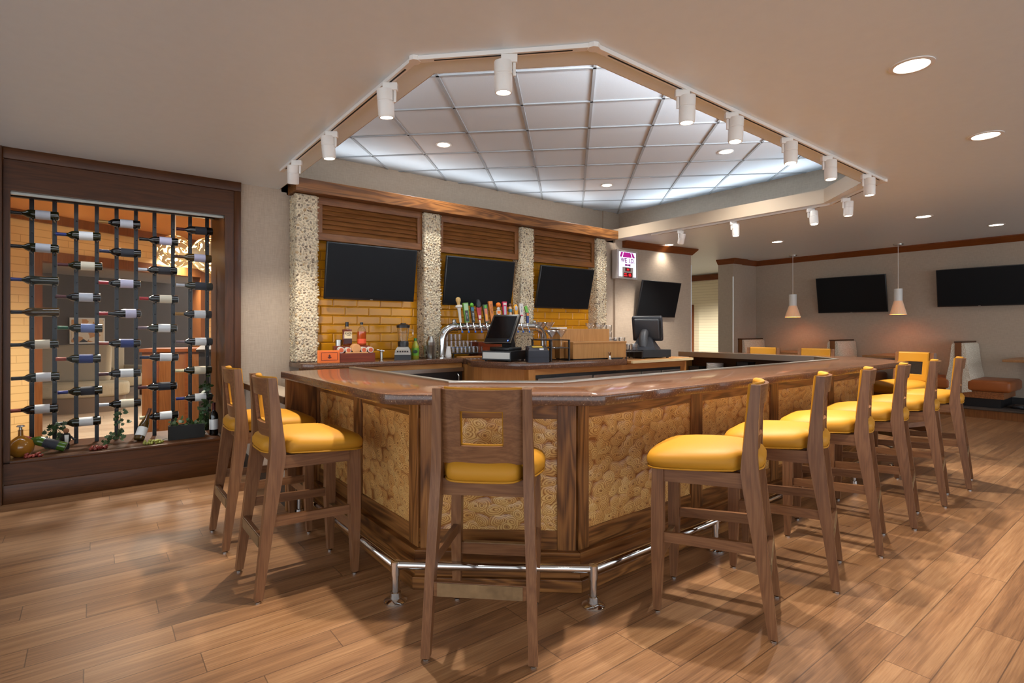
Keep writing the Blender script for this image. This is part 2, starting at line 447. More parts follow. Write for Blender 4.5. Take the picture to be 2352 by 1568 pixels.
def mk_pattern():
    k = NT('booth_fabric'); v = k.coords()
    vo = k.node('ShaderNodeTexVoronoi', feature='DISTANCE_TO_EDGE'); vo.inputs['Scale'].default_value = 55; k.link(v, vo.inputs['Vector'])
    c = k.ramp(vo.outputs['Distance'], [(0.05, lin((220, 212, 196))), (0.16, lin((186, 172, 150)))])
    k.link(c, k.b.inputs['Base Color']); k.b.inputs['Roughness'].default_value = 0.85; return k.m
M['booth_fabric'] = mk_pattern()
M['sofa'] = mk_fabric('sofa_fabric', (178, 170, 150))
M['leaf'] = plain('ivy_leaf', (44, 70, 30), 0.5, var=0.3)
M['liquid'] = plain('whiskey', (92, 32, 14), 0.06, spec=0.7)
M['rye'] = plain('rye', (168, 70, 26), 0.06, spec=0.7)
TRACK_W, DOWN_W, UP_W = 72.0, 19.0, 85.0
EXPOSURE = 0.12
WORLD = 2.9
TILE_FILL = 26.0
# ================================================================= SETTING
CZ = 2.66
def cz(x): return CZ + max(0.0, x - 6.6) * 0.0234            # the ceiling rises slightly to the right
WY = 5.51                                                     # wall plane with wine display and back bar
m = MB(); m.quad((-6, -6, 0), (18, -6, 0), (18, WY + 0.3, 0), (-6, WY + 0.3, 0))
m.box2((-6, -6, -0.1), (18, WY + 0.3, -0.001))
struct('floor', m, M['floor'])
m = MB(); m.box2((-12, WY + 0.3, -0.1), (8.6, 16, 0.0))
o = struct('floor', m, M['lobby_floor']); o.rotation_euler = (0, 0, 0)
m = MB(); m.box2((8.6, WY + 0.3, -0.1), (18, 16, 0.0)); struct('floor', m, M['carpet'])

# lowered ceiling with octagonal opening
m = MB(); T = 0.15
LIP = [(1.43, WY + 0.1), (1.43, 2.51), (2.035, 1.915), (5.62, 1.94), (6.2, 2.50), (6.2, WY + 0.1)]
m.prism([(-6, -6), (1.43, -6), (1.43, WY + 0.02), (-6, WY + 0.02)], CZ, CZ + T)
m.prism([(1.43, -6), (6.2, -6), (6.2, 2.50), (5.62, 1.94), (2.035, 1.915), (1.43, 2.51)], CZ, CZ + T)
m.prism([(6.2, -6), (6.6, -6), (6.6, WY + 0.1), (6.2, WY + 0.1)], CZ, CZ + T)
def slope(x0, x1, y0, y1):
    m.loft([[(x0, y0, cz(x0)), (x0, y1, cz(x0)), (x0, y1, cz(x0)+T), (x0, y0, cz(x0)+T)],
            [(x1, y0, cz(x1)), (x1, y1, cz(x1)), (x1, y1, cz(x1)+T), (x1, y0, cz(x1)+T)]])
slope(6.6, 18, -6, WY + 0.1); slope(8.0, 18, WY + 0.1, 16)
struct('ceiling', m, M['paint'])
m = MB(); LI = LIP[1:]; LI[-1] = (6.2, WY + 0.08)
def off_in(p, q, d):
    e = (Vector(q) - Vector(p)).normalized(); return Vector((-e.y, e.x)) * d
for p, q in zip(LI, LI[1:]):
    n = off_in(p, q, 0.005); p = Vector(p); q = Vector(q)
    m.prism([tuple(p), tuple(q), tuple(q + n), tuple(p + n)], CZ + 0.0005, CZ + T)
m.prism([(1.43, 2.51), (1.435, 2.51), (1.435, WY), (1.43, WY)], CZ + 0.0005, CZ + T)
struct('lip_tone_strip', m, plain('lip_toned_beige', (182, 164, 142), 0.5))  # strip added over the lip, its beige toned down against the strong light
# raised tiled ceiling over the bar
UZ = 3.30
m = MB(); m.box2((0.9, 1.0, UZ), (7.6, 6.6, UZ + 0.05)); struct('ceiling', m, M['tile'])
m = MB(); P = 0.6125
o0 = at_z(1211.7, 297.7, UZ); u = Vector((math.cos(R(45.8)), math.sin(R(45.8)), 0)); v = Vector((u.y, -u.x, 0))
for k in range(-12, 13):
    for (a, b) in ((u, v), (v, u)):
        p = Vector((o0.x, o0.y, 0)) + b * (k * P)
        pts = []
        for t in [i * 0.05 for i in range(-160, 161)]:
            q = p + a * t
            if 1.02 < q.x < 7.18 and 1.2 < q.y < 6.26: pts.append(t)
        if len(pts) < 2: continue
        q = p + a * ((pts[0] + pts[-1]) / 2); L = pts[-1] - pts[0]
        m.box((q.x, q.y, UZ - 0.004), (L, 0.024, 0.012), rot=(0, 0, math.atan2(a.y, a.x)))
struct('trim_1', m, M['tbar'])
# cavity walls above the opening
m = MB()
m.box2((1.55, 6.23, CZ - 0.05), (7.3, 6.33, UZ + 0.02)); m.box2((6.78, 6.20, CZ + T), (7.3, 6.24, UZ))
m.box2((7.17, 1.0, CZ + T), (7.27, 6.33, UZ)); m.box2((0.95, 1.0, CZ + T), (1.05, WY, UZ)); m.box2((0.95, 1.1, CZ + T), (7.27, 1.2, UZ))
m.box2((1.45, WY, CZ - 0.02), (1.55, 6.33, UZ)); m.box2((0.95, WY, CZ + T), (1.5, WY + 0.1, UZ))
struct('wall_upper', m, M['wallpaper'])
# wall behind the bar, runs on to the right up to the passage
m = MB()
m.box2((1.087, WY, 0), (6.3, WY + 0.12, CZ + 0.06)); m.box2((1.5, WY, CZ - 0.04), (6.4, 6.3, CZ + 0.02))
struct('wall_back', m, M['wallpaper'])
m = MB(); m.box2((6.24, WY - 0.045, 0), (8.20, WY + 0.12, cz(8.2))); struct('wall_back', m, M['wallpaper'])
m = MB(); m.box2((8.195, WY - 0.05, 0), (8.212, WY + 0.125, 2.42)); struct('trim_2', m, M['paint'])
# right wall, nib and free corner
WX = 11.3
m = MB()
m.box2((WX, -5, 0), (WX + 0.12, 6.0, cz(WX)))
m.box2((10.62, 5.93, 0), (WX + 0.1, 6.1, cz(WX)))
m.box2((10.27, 5.87, 0), (10.62, 6.20, cz(10.6)))
struct('wall_right', m, M['wallpaper'])
m = MB(); m.cyl((10.268, 5.868, 0.0), (10.268, 5.868, 2.38), 0.016, seg=12); struct('trim_3', m, M['white'])
# crown mouldings (run polyline of inner wall points, extruded profile)
def crown(name, pts, mat, h=0.105, d=0.085):
    m = MB(); P2 = [Vector(p) for p in pts]; rings = []
    for i, p in enumerate(P2):
        dirs = []
        if i > 0: dirs.append((P2[i] - P2[i-1]).normalized())
        if i < len(P2)-1: dirs.append((P2[i+1] - P2[i]).normalized())
        ns = [Vector((d_.y, -d_.x)) for d_ in dirs]
        n = sum(ns, Vector((0, 0)))
        n = n / n.length; n = n / max(0.3, n.dot(ns[0]))
        if i == 0 or i == len(P2)-1: pass
        z = cz(p.x)
        prof = [(0.0, -h), (0.012, -h), (d, -0.018), (d, -0.001), (0.0, -0.001)]
        rings.append([(p.x + n.x*a, p.y + n.y*a, z + b) for a, b in prof])
    m.loft(rings)
    return struct(name, m, mat)
crown('trim_4', [(6.40, WY - 0.045), (8.21, WY - 0.045), (8.21, WY + 0.2)], M['crown_x'])
crown('trim_5', [(10.27, 6.2), (10.27, 5.87), (10.62, 5.87), (10.62, 5.93), (WX, 5.93), (WX, -5)], M['crown_y'])
# passage behind: cream sided wall with door frame
m = MB(); m.box2((13.2, 5.5, 0), (13.3, 14, cz(13.2) + .02)); struct('wall_passage', m, M['siding2'])
m = MB(); m.box2((13.15, 6.8, cz(13.2) - 0.17), (13.2, 12, cz(13.2) - 0.02)); struct('trim_6', m, M['crown_y'])
p = at_x(1590.5, 700, 13.2)
m = MB(); m.box2((13.12, p.y - 0.05, 0), (13.2, p.y + 0.08, p.z)); struct('trim_7', m, M['crown_y'])
m = MB(); m.box2((8.10, WY + 0.12, 0), (8.20, 16, 2.9)); m.box2((8.3, 15.9, 0), (18, 16, 3.1)); struct('wall_passage', m, M['paint'])
# raised platform along the right wall
m = MB(); m.box2((10.33, -5, 0), (WX, 5.93, 0.125)); struct('floor', m, M['orangewood'])
m = MB(); m.box2((10.31, -5, 0.118), (WX, 5.93, 0.142), bev=0.008); struct('trim_8', m, M['carpet'])
m = MB(); m.box2((WX - 0.015, -5, 0.142), (WX, 5.93, 0.25)); struct('baseboard_right', m, M['baseboard'])
m = MB(); m.box2((1.087, WY - 0.02, 0), (1.6, WY, 0.15)); struct('baseboard_back', m, M['baseboard'])
# pony wall closing the bar on the left
m = MB(); m.box2((1.13, 4.12, 0), (1.25, WY, 0.76)); struct('wall_pony', m, M['wallpaper'])
m = MB(); m.box2((1.09, 4.08, 0.76), (1.29, WY, 0.81), bev=0.004); struct('trim_9', m, M['dark_y'])
m = MB(); m.box2((1.093, 4.083, 0.81), (1.287, WY, 0.814)); struct('ledge_sheen_sheet', m, plain('ledge_sheen', (150, 134, 116), 0.35))  # light sheet added on the dark cap, its colour imitates a reflection
m = MB(); m.box2((1.115, 4.11, 0), (1.13, WY, 0.15)); struct('baseboard_left', m, M['baseboard'])

# ================================================================= WINE DISPLAY
case = thing('wine_display', 'dark oak framed glass wine display built into the left wall', 'display case', (0.22, WY, 0))
cx = case.location.copy()
def L(p): return Vector(p) - cx
def cpart(name, mb, mat, **k):
    o = mb.build(name, mat, case, **k); o.location = -cx; return o
gx0, gx1, gz0, gz1 = -0.487, 0.955, 0.316, 2.345
m = MB(); m.box2((-0.523, WY - 0.045, CZ - 0.085), (1.087, WY, CZ), bev=0.003); cpart('top_rail', m, M['dark_x'])
m = MB(); m.box2((-0.523, WY - 0.02, gz1), (1.087, WY + 0.03, CZ - 0.085)); cpart('header_panel', m, M['dark_x'])
m = MB(); m.box2((-0.523, WY - 0.02, gz0), (gx0, WY + 0.03, gz1)); cpart('stile', m, M['dark_z'])
m = MB(); m.box2((gx1, WY - 0.02, gz0), (1.03, WY + 0.03, gz1)); m.box2((1.03, WY - 0.035, 0.14), (1.087, WY, CZ - 0.085), bev=0.003); cpart('stile', m, M['dark_z'])
m = MB(); m.box2((-0.523, WY - 0.02, 0.14), (1.03, WY + 0.03, gz0 - 0.02)); cpart('bottom_panel', m, M['dark_x'])
m = MB(); m.box2((-0.523, WY - 0.045, 0), (1.04, WY, 0.142), bev=0.004); cpart('plinth', m, M['dark_x'])
m = MB(); m.box2((gx0, WY - 0.03, gz0 - 0.022), (1.03, WY + 0.02, gz0), bev=0.003); cpart('sill', m, M['dark_x'])
xs = at_y(286, 700, WY + 0.02).x
for a, b in ((gx0, xs - 0.002), (xs + 0.002, gx1)):
    m = MB(); m.box2((a, WY + 0.012, gz0), (b, WY + 0.02, gz1)); cpart('glass_pane', m, M['pane'])
m = MB(); m.box2((-0.6, WY + 0.03, gz0 - 0.04), (1.05, 6.25, gz0 - 0.004)); cpart('display_floor', m, M['dark_x'])
m = MB(); m.box2((gx1 + .005, WY + 0.03, gz0), (gx1 + 0.03, 6.25, 2.5)); cpart('end_panel', m, M['dark_z'])
m = MB(); m.box2((gx0 - .1, WY + 0.03, 2.5), (gx1 + 0.03, 6.25, 2.53)); cpart('display_ceiling', m, M['dark_x'])
m = MB(); m.box2((gx0, WY + 0.03, gz1 - 0.02), (gx1, WY + 0.05, gz1 + 0.01)); cpart('lighting_bar', m, M['steel'])
for px in (33, 487):
    pass
PY = 6.02
poles_px = (72.7, 125.5, 175, 222.4, 267.8, 312.4, 355, 397.5, 437, 476)
rows = {0: (493.7, 569.9, 644.1, 716, 789.8, 865.2, 938.5), 1: (541.5, 611, 682.9, 754.1, 824.1, 896.9, 967.3),
        2: (513.6, 580.5, 651.5, 719.5, 788.3, 856.4, 925.9), 3: (553.8, 620.7, 686.7, 753.6, 820.6, 886.6, 953.8),
        4: (528.9, 592.8, 657.3, 721.9, 784.5, 850, 912.1)}
polex = [at_y(px, 700, PY).x for px in poles_px]
bot = {}
for c, ys in rows.items():
    mid = (poles_px[2*c] + poles_px[2*c+1]) / 2
    bot[c] = [at_y(mid, y, PY - 0.055).z for y in ys]
for i, x in enumerate(polex):
    m = MB(); m.box2((x - 0.015, PY, gz0 - 0.004), (x + 0.015, PY + 0.03, 2.5))
    c = i // 2
    zs = sorted(bot[c]); ext = [2*zs[0]-zs[1]] + zs + [zs[-1] + 0.27, zs[-1] + .54]
    for z in zs:
        m.cyl((x, PY, z - 0.045), (x, PY - 0.10, z - 0.042), 0.006, seg=8)
    for z in [a + 0.13 for a in zs]:
        if z < 2.42: m.cyl((x + 0.004, PY, z), (x + 0.004, PY - 0.02, z + 0.004), 0.006, seg=8)
    cpart('pole', m, M['pole'])
m = MB(); m.box2((gx0 - 0.05, PY - 0.008, 2.395), (gx1, PY + 0.04, 2.455)); cpart('top_bar', m, M['pole'])

# wine bottles
def bottle_meshes(kind):
    if kind == 'bordeaux':
        prof = [(0, 0), (0.03, 0), (0.0365, 0.004), (0.0375, 0.012), (0.0375, 0.178), (0.035, 0.196), (0.026, 0.212), (0.0165, 0.224), (0.0145, 0.236), (0.0142, 0.296), (0.0152, 0.297), (0.0152, 0.302), (0, 0.302)]
        cap = [(0.0146, 0.232), (0.0150, 0.24), (0.0150, 0.288), (0.0158, 0.290), (0.0158, 0.304), (0, 0.3045)]
    else:
        prof = [(0, 0), (0.032, 0), (0.039, 0.005), (0.040, 0.015), (0.040, 0.125), (0.037, 0.15), (0.028, 0.185), (0.0185, 0.22), (0.0148, 0.245), (0.0142, 0.293), (0.0155, 0.295), (0.0155, 0.302), (0, 0.302)]
        cap = [(0.0155, 0.236), (0.0152, 0.25), (0.0150, 0.288), (0.0160, 0.290), (0.0160, 0.304), (0, 0.3045)]
    return prof, cap
proto = {}
def make_wine(kind, lab0, lab1):
    root = thing('wine_bottle', 'x', 'wine bottle')
    prof, cap = bottle_meshes(kind); r = max(p[0] for p in prof) + 0.0006
    b = MB().lathe(prof, seg=24).build('bottle_body', M['bglass'], root)
    l = MB().lathe([(r, lab0), (r, lab1)], seg=28).build('label', M['white'], root)
    k = MB().lathe(cap, seg=20).build('capsule', M['black'], root)
    return root
LABW = {n: plain('label_' + n, c, 0.7) for n, c in dict(white=(222, 224, 226), grey=(186, 190, 200), blue=(112, 128, 176), dark=(38, 40, 50), cream=(216, 206, 184), navy=(46, 60, 120), lilac=(190, 186, 210)).items()}
CAPS = {n: plain('capsule_' + n, c, 0.35, 0.3) for n, c in dict(black=(28, 26, 28), blue=(34, 44, 112), maroon=(72, 24, 32), red=(150, 24, 36), silver=(190, 192, 200), cream=(222, 214, 176), green=(32, 84, 58), gold=(150, 112, 58), brown=(86, 52, 36), navy=(30, 36, 66), rust=(140, 62, 46), grey=(120, 104, 112)).items()}
GL = {'g': M['bglass'], 'b': M['bglass2'], 'a': M['bglass3']}
# (glass, label colour or None, capsule colour, kind)
spec = {
 0: [('g', 'grey', 'black', 0), ('g', 'grey', 'black', 0), ('g', None, 'blue', 0), ('a', None, 'black', 0), ('g', 'cream', 'black', 0), ('g', 'white', 'black', 0), ('b', 'white', 'rust', 0)],
 1: [('g', 'white', 'blue', 0), ('g', 'cream', 'maroon', 0), ('b', 'grey', 'maroon', 0), ('g', 'blue', 'green', 0), ('g', 'navy', 'rust', 0), ('g', 'dark', 'blue', 0), ('g', 'white', 'black', 0)],
 2: [('b', 'grey', 'gold', 0), ('b', 'dark', 'navy', 0), ('b', 'lilac', 'red', 0), ('b', 'lilac', 'red', 1), ('b', 'navy', 'rust', 0), ('b', 'white', 'maroon', 0), ('b', 'cream', 'silver', 0)],
 3: [('b', 'lilac', 'black', 0), ('b', 'dark', 'silver', 0), ('b', 'cream', 'red', 0), ('g', 'white', 'grey', 0), ('b', 'white', 'navy', 0), ('b', 'dark', 'maroon', 0), ('b', 'white', 'cream', 0)],
 4: [('b', 'dark', 'maroon', 0), ('a', 'lilac', 'brown', 0), ('g', 'dark', 'silver', 0), ('b', 'white', 'gold', 0), ('b', 'white', 'grey', 0), ('g', 'cream', 'cream', 0), ('b', 'white', 'blue', 0)]}
ordn = ['top', 'second', 'third', 'fourth', 'fifth', 'sixth', 'bottom']
cold = ['first rack column from the left', 'second rack column from the left', 'middle rack column', 'fourth rack column from the left', 'rightmost rack column']
PB = {(0, 'm'): make_wine('bordeaux', 0.055, 0.150), (1, 'm'): make_wine('burgundy', 0.035, 0.115)}
first = {0: True, 1: True}
for c in range(5):
    xm = (polex[2*c] + polex[2*c+1]) / 2
    for i, z in enumerate(bot[c]):
        g, lb, cp, kd = spec[c][i]
        pr = PB[(kd, 'm')]
        o = pr if first[kd] else copy_thing(pr)
        first[kd] = False
        rr = 0.0375 if kd == 0 else 0.040
        sx = 0.02 + 0.006 * math.sin(5 * c + 3 * i)
        o.location = (xm + 0.085 + sx, PY - 0.055, z)
        o.rotation_euler = (Matrix.Rotation(R(-90 + random.uniform(-1.2, 1.2)), 3, 'Y') @ Matrix.Rotation(random.uniform(-3, 3), 3, 'Z')).to_euler()
        where = f"{ordn[i]} bottle of the {cold[c]}"
        o['label'] = f"wine bottle lying in the rack, {cp} capsule, " + where if lb is None else f"wine bottle with {lb} label and {cp} capsule, " + where
        if len(o['label'].split()) > 16: o['label'] = f"wine bottle, {cp} capsule, " + where
        o['category'] = 'wine bottle'; o['group'] = 'wine bottles lying across the rack poles'
        for ch in list(o.children):
            if ch.name.startswith('bottle_body'): remat(ch, GL[g])
            elif ch.name.startswith('capsule'): remat(ch, CAPS[cp])
            elif ch.name.startswith('label'):
                if lb is None: bpy.data.objects.remove(ch)
                else: remat(ch, LABW[lb])
# leaning, lying and standing bottles on the display floor
def solo(kind, lab, cap, glass, label, base, tip):
    base = Vector(base); tip = Vector(tip); src = PB[(kind, 'm')]
    o = copy_thing(src); o.location = base; o.rotation_euler = (tip - base).to_track_quat('Z', 'Y').to_euler()
    o['label'] = label; o['category'] = 'wine bottle'
    if 'group' in o: del o['group']
    names = [c.name for c in o.children]
    for ch in list(o.children):
        if ch.name.startswith('bottle_body'): remat(ch, glass)
        elif ch.name.startswith('capsule'): remat(ch, CAPS[cap])
        elif ch.name.startswith('label'): remat(ch, LABW[lab])
    return o
FZ = gz0 - 0.004
b0 = at_y(318, 1000, 5.80); solo(1, 'white', 'brown', M['bglass3'], 'amber bottle leaning upright against a rack pole on the display floor', (b0.x, 5.78, FZ + 0.013), (b0.x + 0.10, 5.93, FZ + 0.28))
b1 = at_y(130, 1030, 5.72); solo(0, 'dark', 'red', plain('bright_green_glass', (60, 96, 20), 0.06, spec=0.7), 'green bottle with red capsule lying tilted on the display floor', (b1.x + 0.06, 5.68, FZ + 0.034), (b1.x - 0.20, 5.72, FZ + 0.14))
b2 = at_y(492, 1000, 5.70); solo(0, 'white', 'maroon', M['bglass2'], 'dark bottle standing upright in the right corner of the display floor', (b2.x, 5.72, FZ), (b2.x, 5.72, FZ + 1))
# flask, grapes, ivy, holder, planter on the display floor
fl = at_y(48, 1030, 5.70)
t = thing('decanter', 'round amber glass flask with stopper at the left corner of the display', 'decanter', (fl.x, 5.68, FZ))
MB().lathe([(0, 0), (0.04, 0), (0.075, 0.03), (0.085, 0.075), (0.07, 0.12), (0.035, 0.148), (0.017, 0.16), (0.015, 0.20), (0.02, 0.205), (0, 0.205)], seg=32).build('flask', plain('amber_glass', (168, 110, 24), 0.08, spec=0.7), t)
MB().lathe([(0, 0.205), (0.012, 0.205), (0.009, 0.225), (0.028, 0.232), (0.02, 0.242), (0, 0.245)], seg=20).build('stopper', M['steel_dark'], t)
def grapes(loc, n, mat, label, sx=0.07):
    t = thing('grape_bunch', label, 'grapes', loc, 0)
    rnd = random.Random(int(loc[0]*1000)); m = MB()
    for _ in range(n):
        m.sphere((rnd.uniform(-sx, sx), rnd.uniform(-0.03, 0.03), 0.0105 + rnd.choice((0, 0.014, 0.0)) ), 0.0115, sub=2)
    m.build('grapes', mat, t, 60)
    MB().tube([(sx*.8, 0.0, 0.02), (sx + 0.02, 0.01, 0.03), (sx + 0.035, 0.0, 0.028)], 0.002, 6).build('stem', M['leaf'], t)
gr = plain('red_grape', (132, 44, 32), 0.25, var=0.3); gg = plain('green_grape', (150, 150, 70), 0.25, var=0.2)
p = at_y(78, 1045, 5.60); grapes((p.x, 5.585, FZ), 26, gr, 'small red grape bunch in front of the tilted green bottle', 0.05)
p = at_y(226, 1030, 5.60); grapes((p.x, 5.60, FZ), 32, gr, 'red grape bunch on the display floor near the middle', 0.055)
p = at_y(352, 1017, 5.60); grapes((p.x, 5.60, FZ), 34, gg, 'green grape bunch on the display floor beside the black planter', 0.07)
def ivy(pts, n, label, spread=0.05, name='ivy_vine'):
    t = thing(name, label, 'ivy', pts[0])
    o0 = Vector(pts[0]); rel = [Vector(p) - o0 for p in pts]
    MB().tube(rel, 0.0025, 6).build('stem', plain('ivy_stem', (70, 60, 36), 0.7), t)
    rnd = random.Random(n); m = MB()
    for _ in range(n):
        i = rnd.randrange(len(rel) - 1); f = rnd.random(); p = rel[i].lerp(rel[i+1], f) + Vector((rnd.gauss(0, spread*0.6), rnd.gauss(0, spread*0.3), rnd.gauss(0, spread*0.5)))
        p.z = max(p.z, 0.012 - 0 * o0.z)
        s = rnd.uniform(0.018, 0.032)
        pts2 = [(0, -0.9), (0.5, -0.75), (1.0, -0.2), (0.55, 0.05), (0.62, 0.6), (0.2, 0.45), (0, 1.15), (-0.2, 0.45), (-0.62, 0.6), (-0.55, 0.05), (-1.0, -0.2), (-0.5, -0.75)]
        Mx = Matrix.Translation(p) @ Euler((rnd.uniform(0.5, 2.2), rnd.uniform(-0.6, 0.6), rnd.uniform(-0.8, 0.8))).to_matrix().to_4x4()
        m.prism([(a*s*0.8, b*s*0.8) for a, b in pts2], 0, 0.0012, M=Mx)
    m.build('leaves', M['leaf'], t, 0)
a = at_y(105, 1040, 5.85); b = at_y(120, 990, 5.9)
ivy([(a.x, 5.86, FZ + .004), (a.x + .02, 5.9, FZ + 0.08), (b.x, 5.93, FZ + 0.20), (b.x + 0.07, 5.9, FZ + 0.1), (b.x + 0.05, 5.88, FZ + .01)], 34, 'ivy sprig twisted round the second rack pole from the left')
a = at_y(245, 1025, 5.85); b = at_y(275, 965, 5.9)
ivy([(a.x, 5.84, FZ + .004), (a.x + .02, 5.86, FZ + 0.06), (a.x + 0.09, 5.9, FZ + 0.05), (b.x, 5.93, FZ + 0.17), (b.x + 0.01, 5.93, FZ + 0.27)], 40, 'ivy sprig climbing the pole left of the leaning amber bottle')
a = at_y(470, 1000, 5.8); b = at_y(474, 890, 5.93)
ivy([(a.x, 5.80, FZ + .004), (a.x + .01, 5.88, FZ + 0.15), (b.x, 5.94, FZ + 0.32), (b.x + 0.01, 5.94, FZ + 0.52)], 90, 'ivy vine climbing the rightmost rack pole', 0.04)
p = at_y(152, 1000, 5.80)
t = thing('bottle_holder', 'small dark figure in a suit holding a cork on the display floor', 'figurine', (p.x, 5.80, FZ))
MB().lathe([(0, 0), (0.022, 0), (0.024, 0.03), (0.02, 0.05), (0.03, 0.07), (0.034, 0.10), (0.024, 0.125), (0.01, 0.132), (0, 0.132)], seg=20).build('suit', M['blackm'], t)
MB().sphere((0, 0, 0.15), (0.021, 0.02, 0.022), 2).build('head', plain('cork', (168, 112, 72), 0.7, var=.2), t)
MB().prism([(-0.011, 0.05), (0.011, 0.05), (0.014, 0.12), (-0.014, 0.12)], 0, 0.004, M=plane_M((0.004, -0.033, 0), (1, 0, 0), (0, 0, 1))).build('shirt', M['white'], t)
MB().tube([(-0.03, 0, 0.1), (-0.045, -0.01, 0.07), (-0.055, -0.02, 0.05)], 0.008, 8).tube([(0.03, 0, 0.1), (0.045, -0.01, 0.08), (0.06, -0.02, 0.07)], 0.008, 8).build('arms', M['blackm'], t)
p0 = at_y(388, 990, 5.66); p1 = at_y(470, 990, 5.66)
t = thing('planter_box', 'long black planter box with ivy in the right of the display', 'planter', ((p0.x + p1.x)/2, 5.70, FZ))
w = p1.x - p0.x
MB().box2((-w/2, -0.04, 0), (w/2, -0.03, 0.125)).box2((-w/2, 0.03, 0), (w/2, 0.04, 0.125)).box2((-w/2, -0.03, 0), (-w/2 + .01, 0.03, 0.125)).box2((w/2 - .01, -0.03, 0), (w/2, 0.03, 0.125)).box2((-w/2, -.03, 0), (w/2, .03, 0.1)).build('box', M['blackm'], t)
rnd = random.Random(4); m = MB()
for _ in range(46):
    s = rnd.uniform(0.014, 0.026); pp = (rnd.uniform(-w/2 + 0.01, w/2 - 0.01), rnd.uniform(-0.02, 0.02), 0.10 + abs(rnd.gauss(0.02, 0.03)))
    m.prism([(a*s, b*s) for a, b in [(0, -0.9), (0.7, -0.3), (0.5, 0.5), (0, 1.1), (-0.5, 0.5), (-0.7, -0.3)]], 0, 0.001, M=Matrix.Translation(pp) @ Euler((rnd.uniform(0.4, 2), rnd.uniform(-.6, .6), rnd.uniform(-1, 1))).to_matrix().to_4x4())
m.build('foliage', M['leaf'], t, 0)
# dark oak panel that closes the wall left of the display
m = MB(); m.box2((-2.6, WY - 0.06, 0), (-0.526, WY + 0.06, CZ), bev=0.003); struct('wall_left', m, M['dark_z'])
m = MB(); m.box2((-6, WY - 0.02, 0), (-2.6, WY + 0.1, CZ)); struct('wall_left', m, M['wallpaper'])

# ================================================================= LOBBY BEHIND THE GLASS
LA = R(32.0); d0 = 6.6
lp = _pt(94, HYP, d0)
def lob(x, y):                                                # point on the lobby wall plane
    r = _ray(x); n = Vector((-math.sin(LA), math.cos(LA)))
    return _pt(x, y, (n.x*lp.x + n.y*lp.y) / (n.x*r[0] + n.y*r[1]))
LM = plane_M((lp.x, lp.y, 0), (math.cos(LA), math.sin(LA), 0), (0, 0, 1)).inverted()
def lu(x, y):
    q = LM @ lob(x, y); return q.x, q.y
LW = Matrix.Translation((lp.x, lp.y, 0)) @ Matrix.Rotation(LA, 4, 'Z')
def lbox(m, u0, u1, w0, w1, z0, z1): m.box2((u0, w0, z0), (u1, w1, z1), M=LW)
uj0, zt = lu(94, 598); uj1, zt2 = lu(458, 640); zt = 2.14
m = MB(); lbox(m, -4, uj0 - 0.09, 0, 0.12, 0, 2.7); lbox(m, uj1 + 0.11, uj1 + 3, 0, 0.12, 0, 2.7); lbox(m, uj0 - 0.09, uj1 + 0.11, 0, 0.12, zt + 0.12, 2.7)
struct('wall_lobby', m, M['siding'])
m = MB(); lbox(m, uj0 - 0.09, uj0, -0.03, 0.15, 0, zt + 0.13); lbox(m, uj1, uj1 + 0.11, -0.03, 0.15, 0, zt + 0.13); lbox(m, uj0, uj1, -0.03, 0.15, zt, zt + 0.13)
struct('trim_10', m, M['orangewood'])
m = MB(); lbox(m, -4, uj1 + 3, -0.06, 0, 2.61, 2.72); struct('trim_11', m, M['orangewood'])
m = MB(); lbox(m, -4, uj1 + 3, 0, 0.12, 2.7, 3.3); struct('wall_lobby', m, M['lobby_ceiling'])
m = MB(); m.box2((-8, 6.34, 3.3), (8.2, 15, 3.4)); m.box2((-8, 6.34, 2.95), (1.44, 6.4, 3.35)); m.box2((-8, WY + .3, 2.95), (1.44, 6.34, 3.05)); struct('ceiling_lobby', m, M['lobby_ceiling'])
m = MB(); lbox(m, -4, uj1 + 3, 0.12, 7.0, 2.42, 2.5); struct('ceiling_lobby', m, M['lobby_light'])
m = MB(); lbox(m, -2.4, 9, 4.6, 4.7, 0, 2.5); struct('wall_lobby', m, M['lobby_grey'])
m = MB(); lbox(m, uj0 + 0.0, uj0 + 0.9, 3.4, 4.6, 0, 2.5); struct('wall_lobby', m, M['lobby_light'])
m = MB(); m.box2((-8, WY + .3, 0), (-7.9, 15, 3.3)); m.box2((1.43, WY + .12, 0), (1.449, 6.6, 3.3)); m.box2((1.5, 6.34, 2.6), (8.2, 6.4, 3.35)); struct('wall_lobby', m, M['siding'])
def lt(name, label, cat, u0, w0, z=0, group=None): return thing(name, label, cat, LW @ Vector((u0, w0, z)), LA, group)
# wall sconces on the light pier
for zz, lb in ((1.78, 'upper woven shade sconce on the light lobby pier'), (1.28, 'lower woven shade sconce on the light lobby pier')):
    t = lt('wall_sconce', lb, 'wall lamp', uj0 + 0.42, 3.4, zz, 'woven sconces in the lobby')
    MB().box2((-0.16, -0.1, -0.13), (0.16, 0, 0.13), bev=0.01).build('shade', emis('sconce_shade', (255, 226, 180), 1.2), t)
    MB().box2((-0.165, -0.11, 0.13), (0.165, 0, 0.145)).box2((-0.165, -0.11, -0.145), (0.165, 0, -0.13)).build('shade_rim', M['steel_dark'], t)
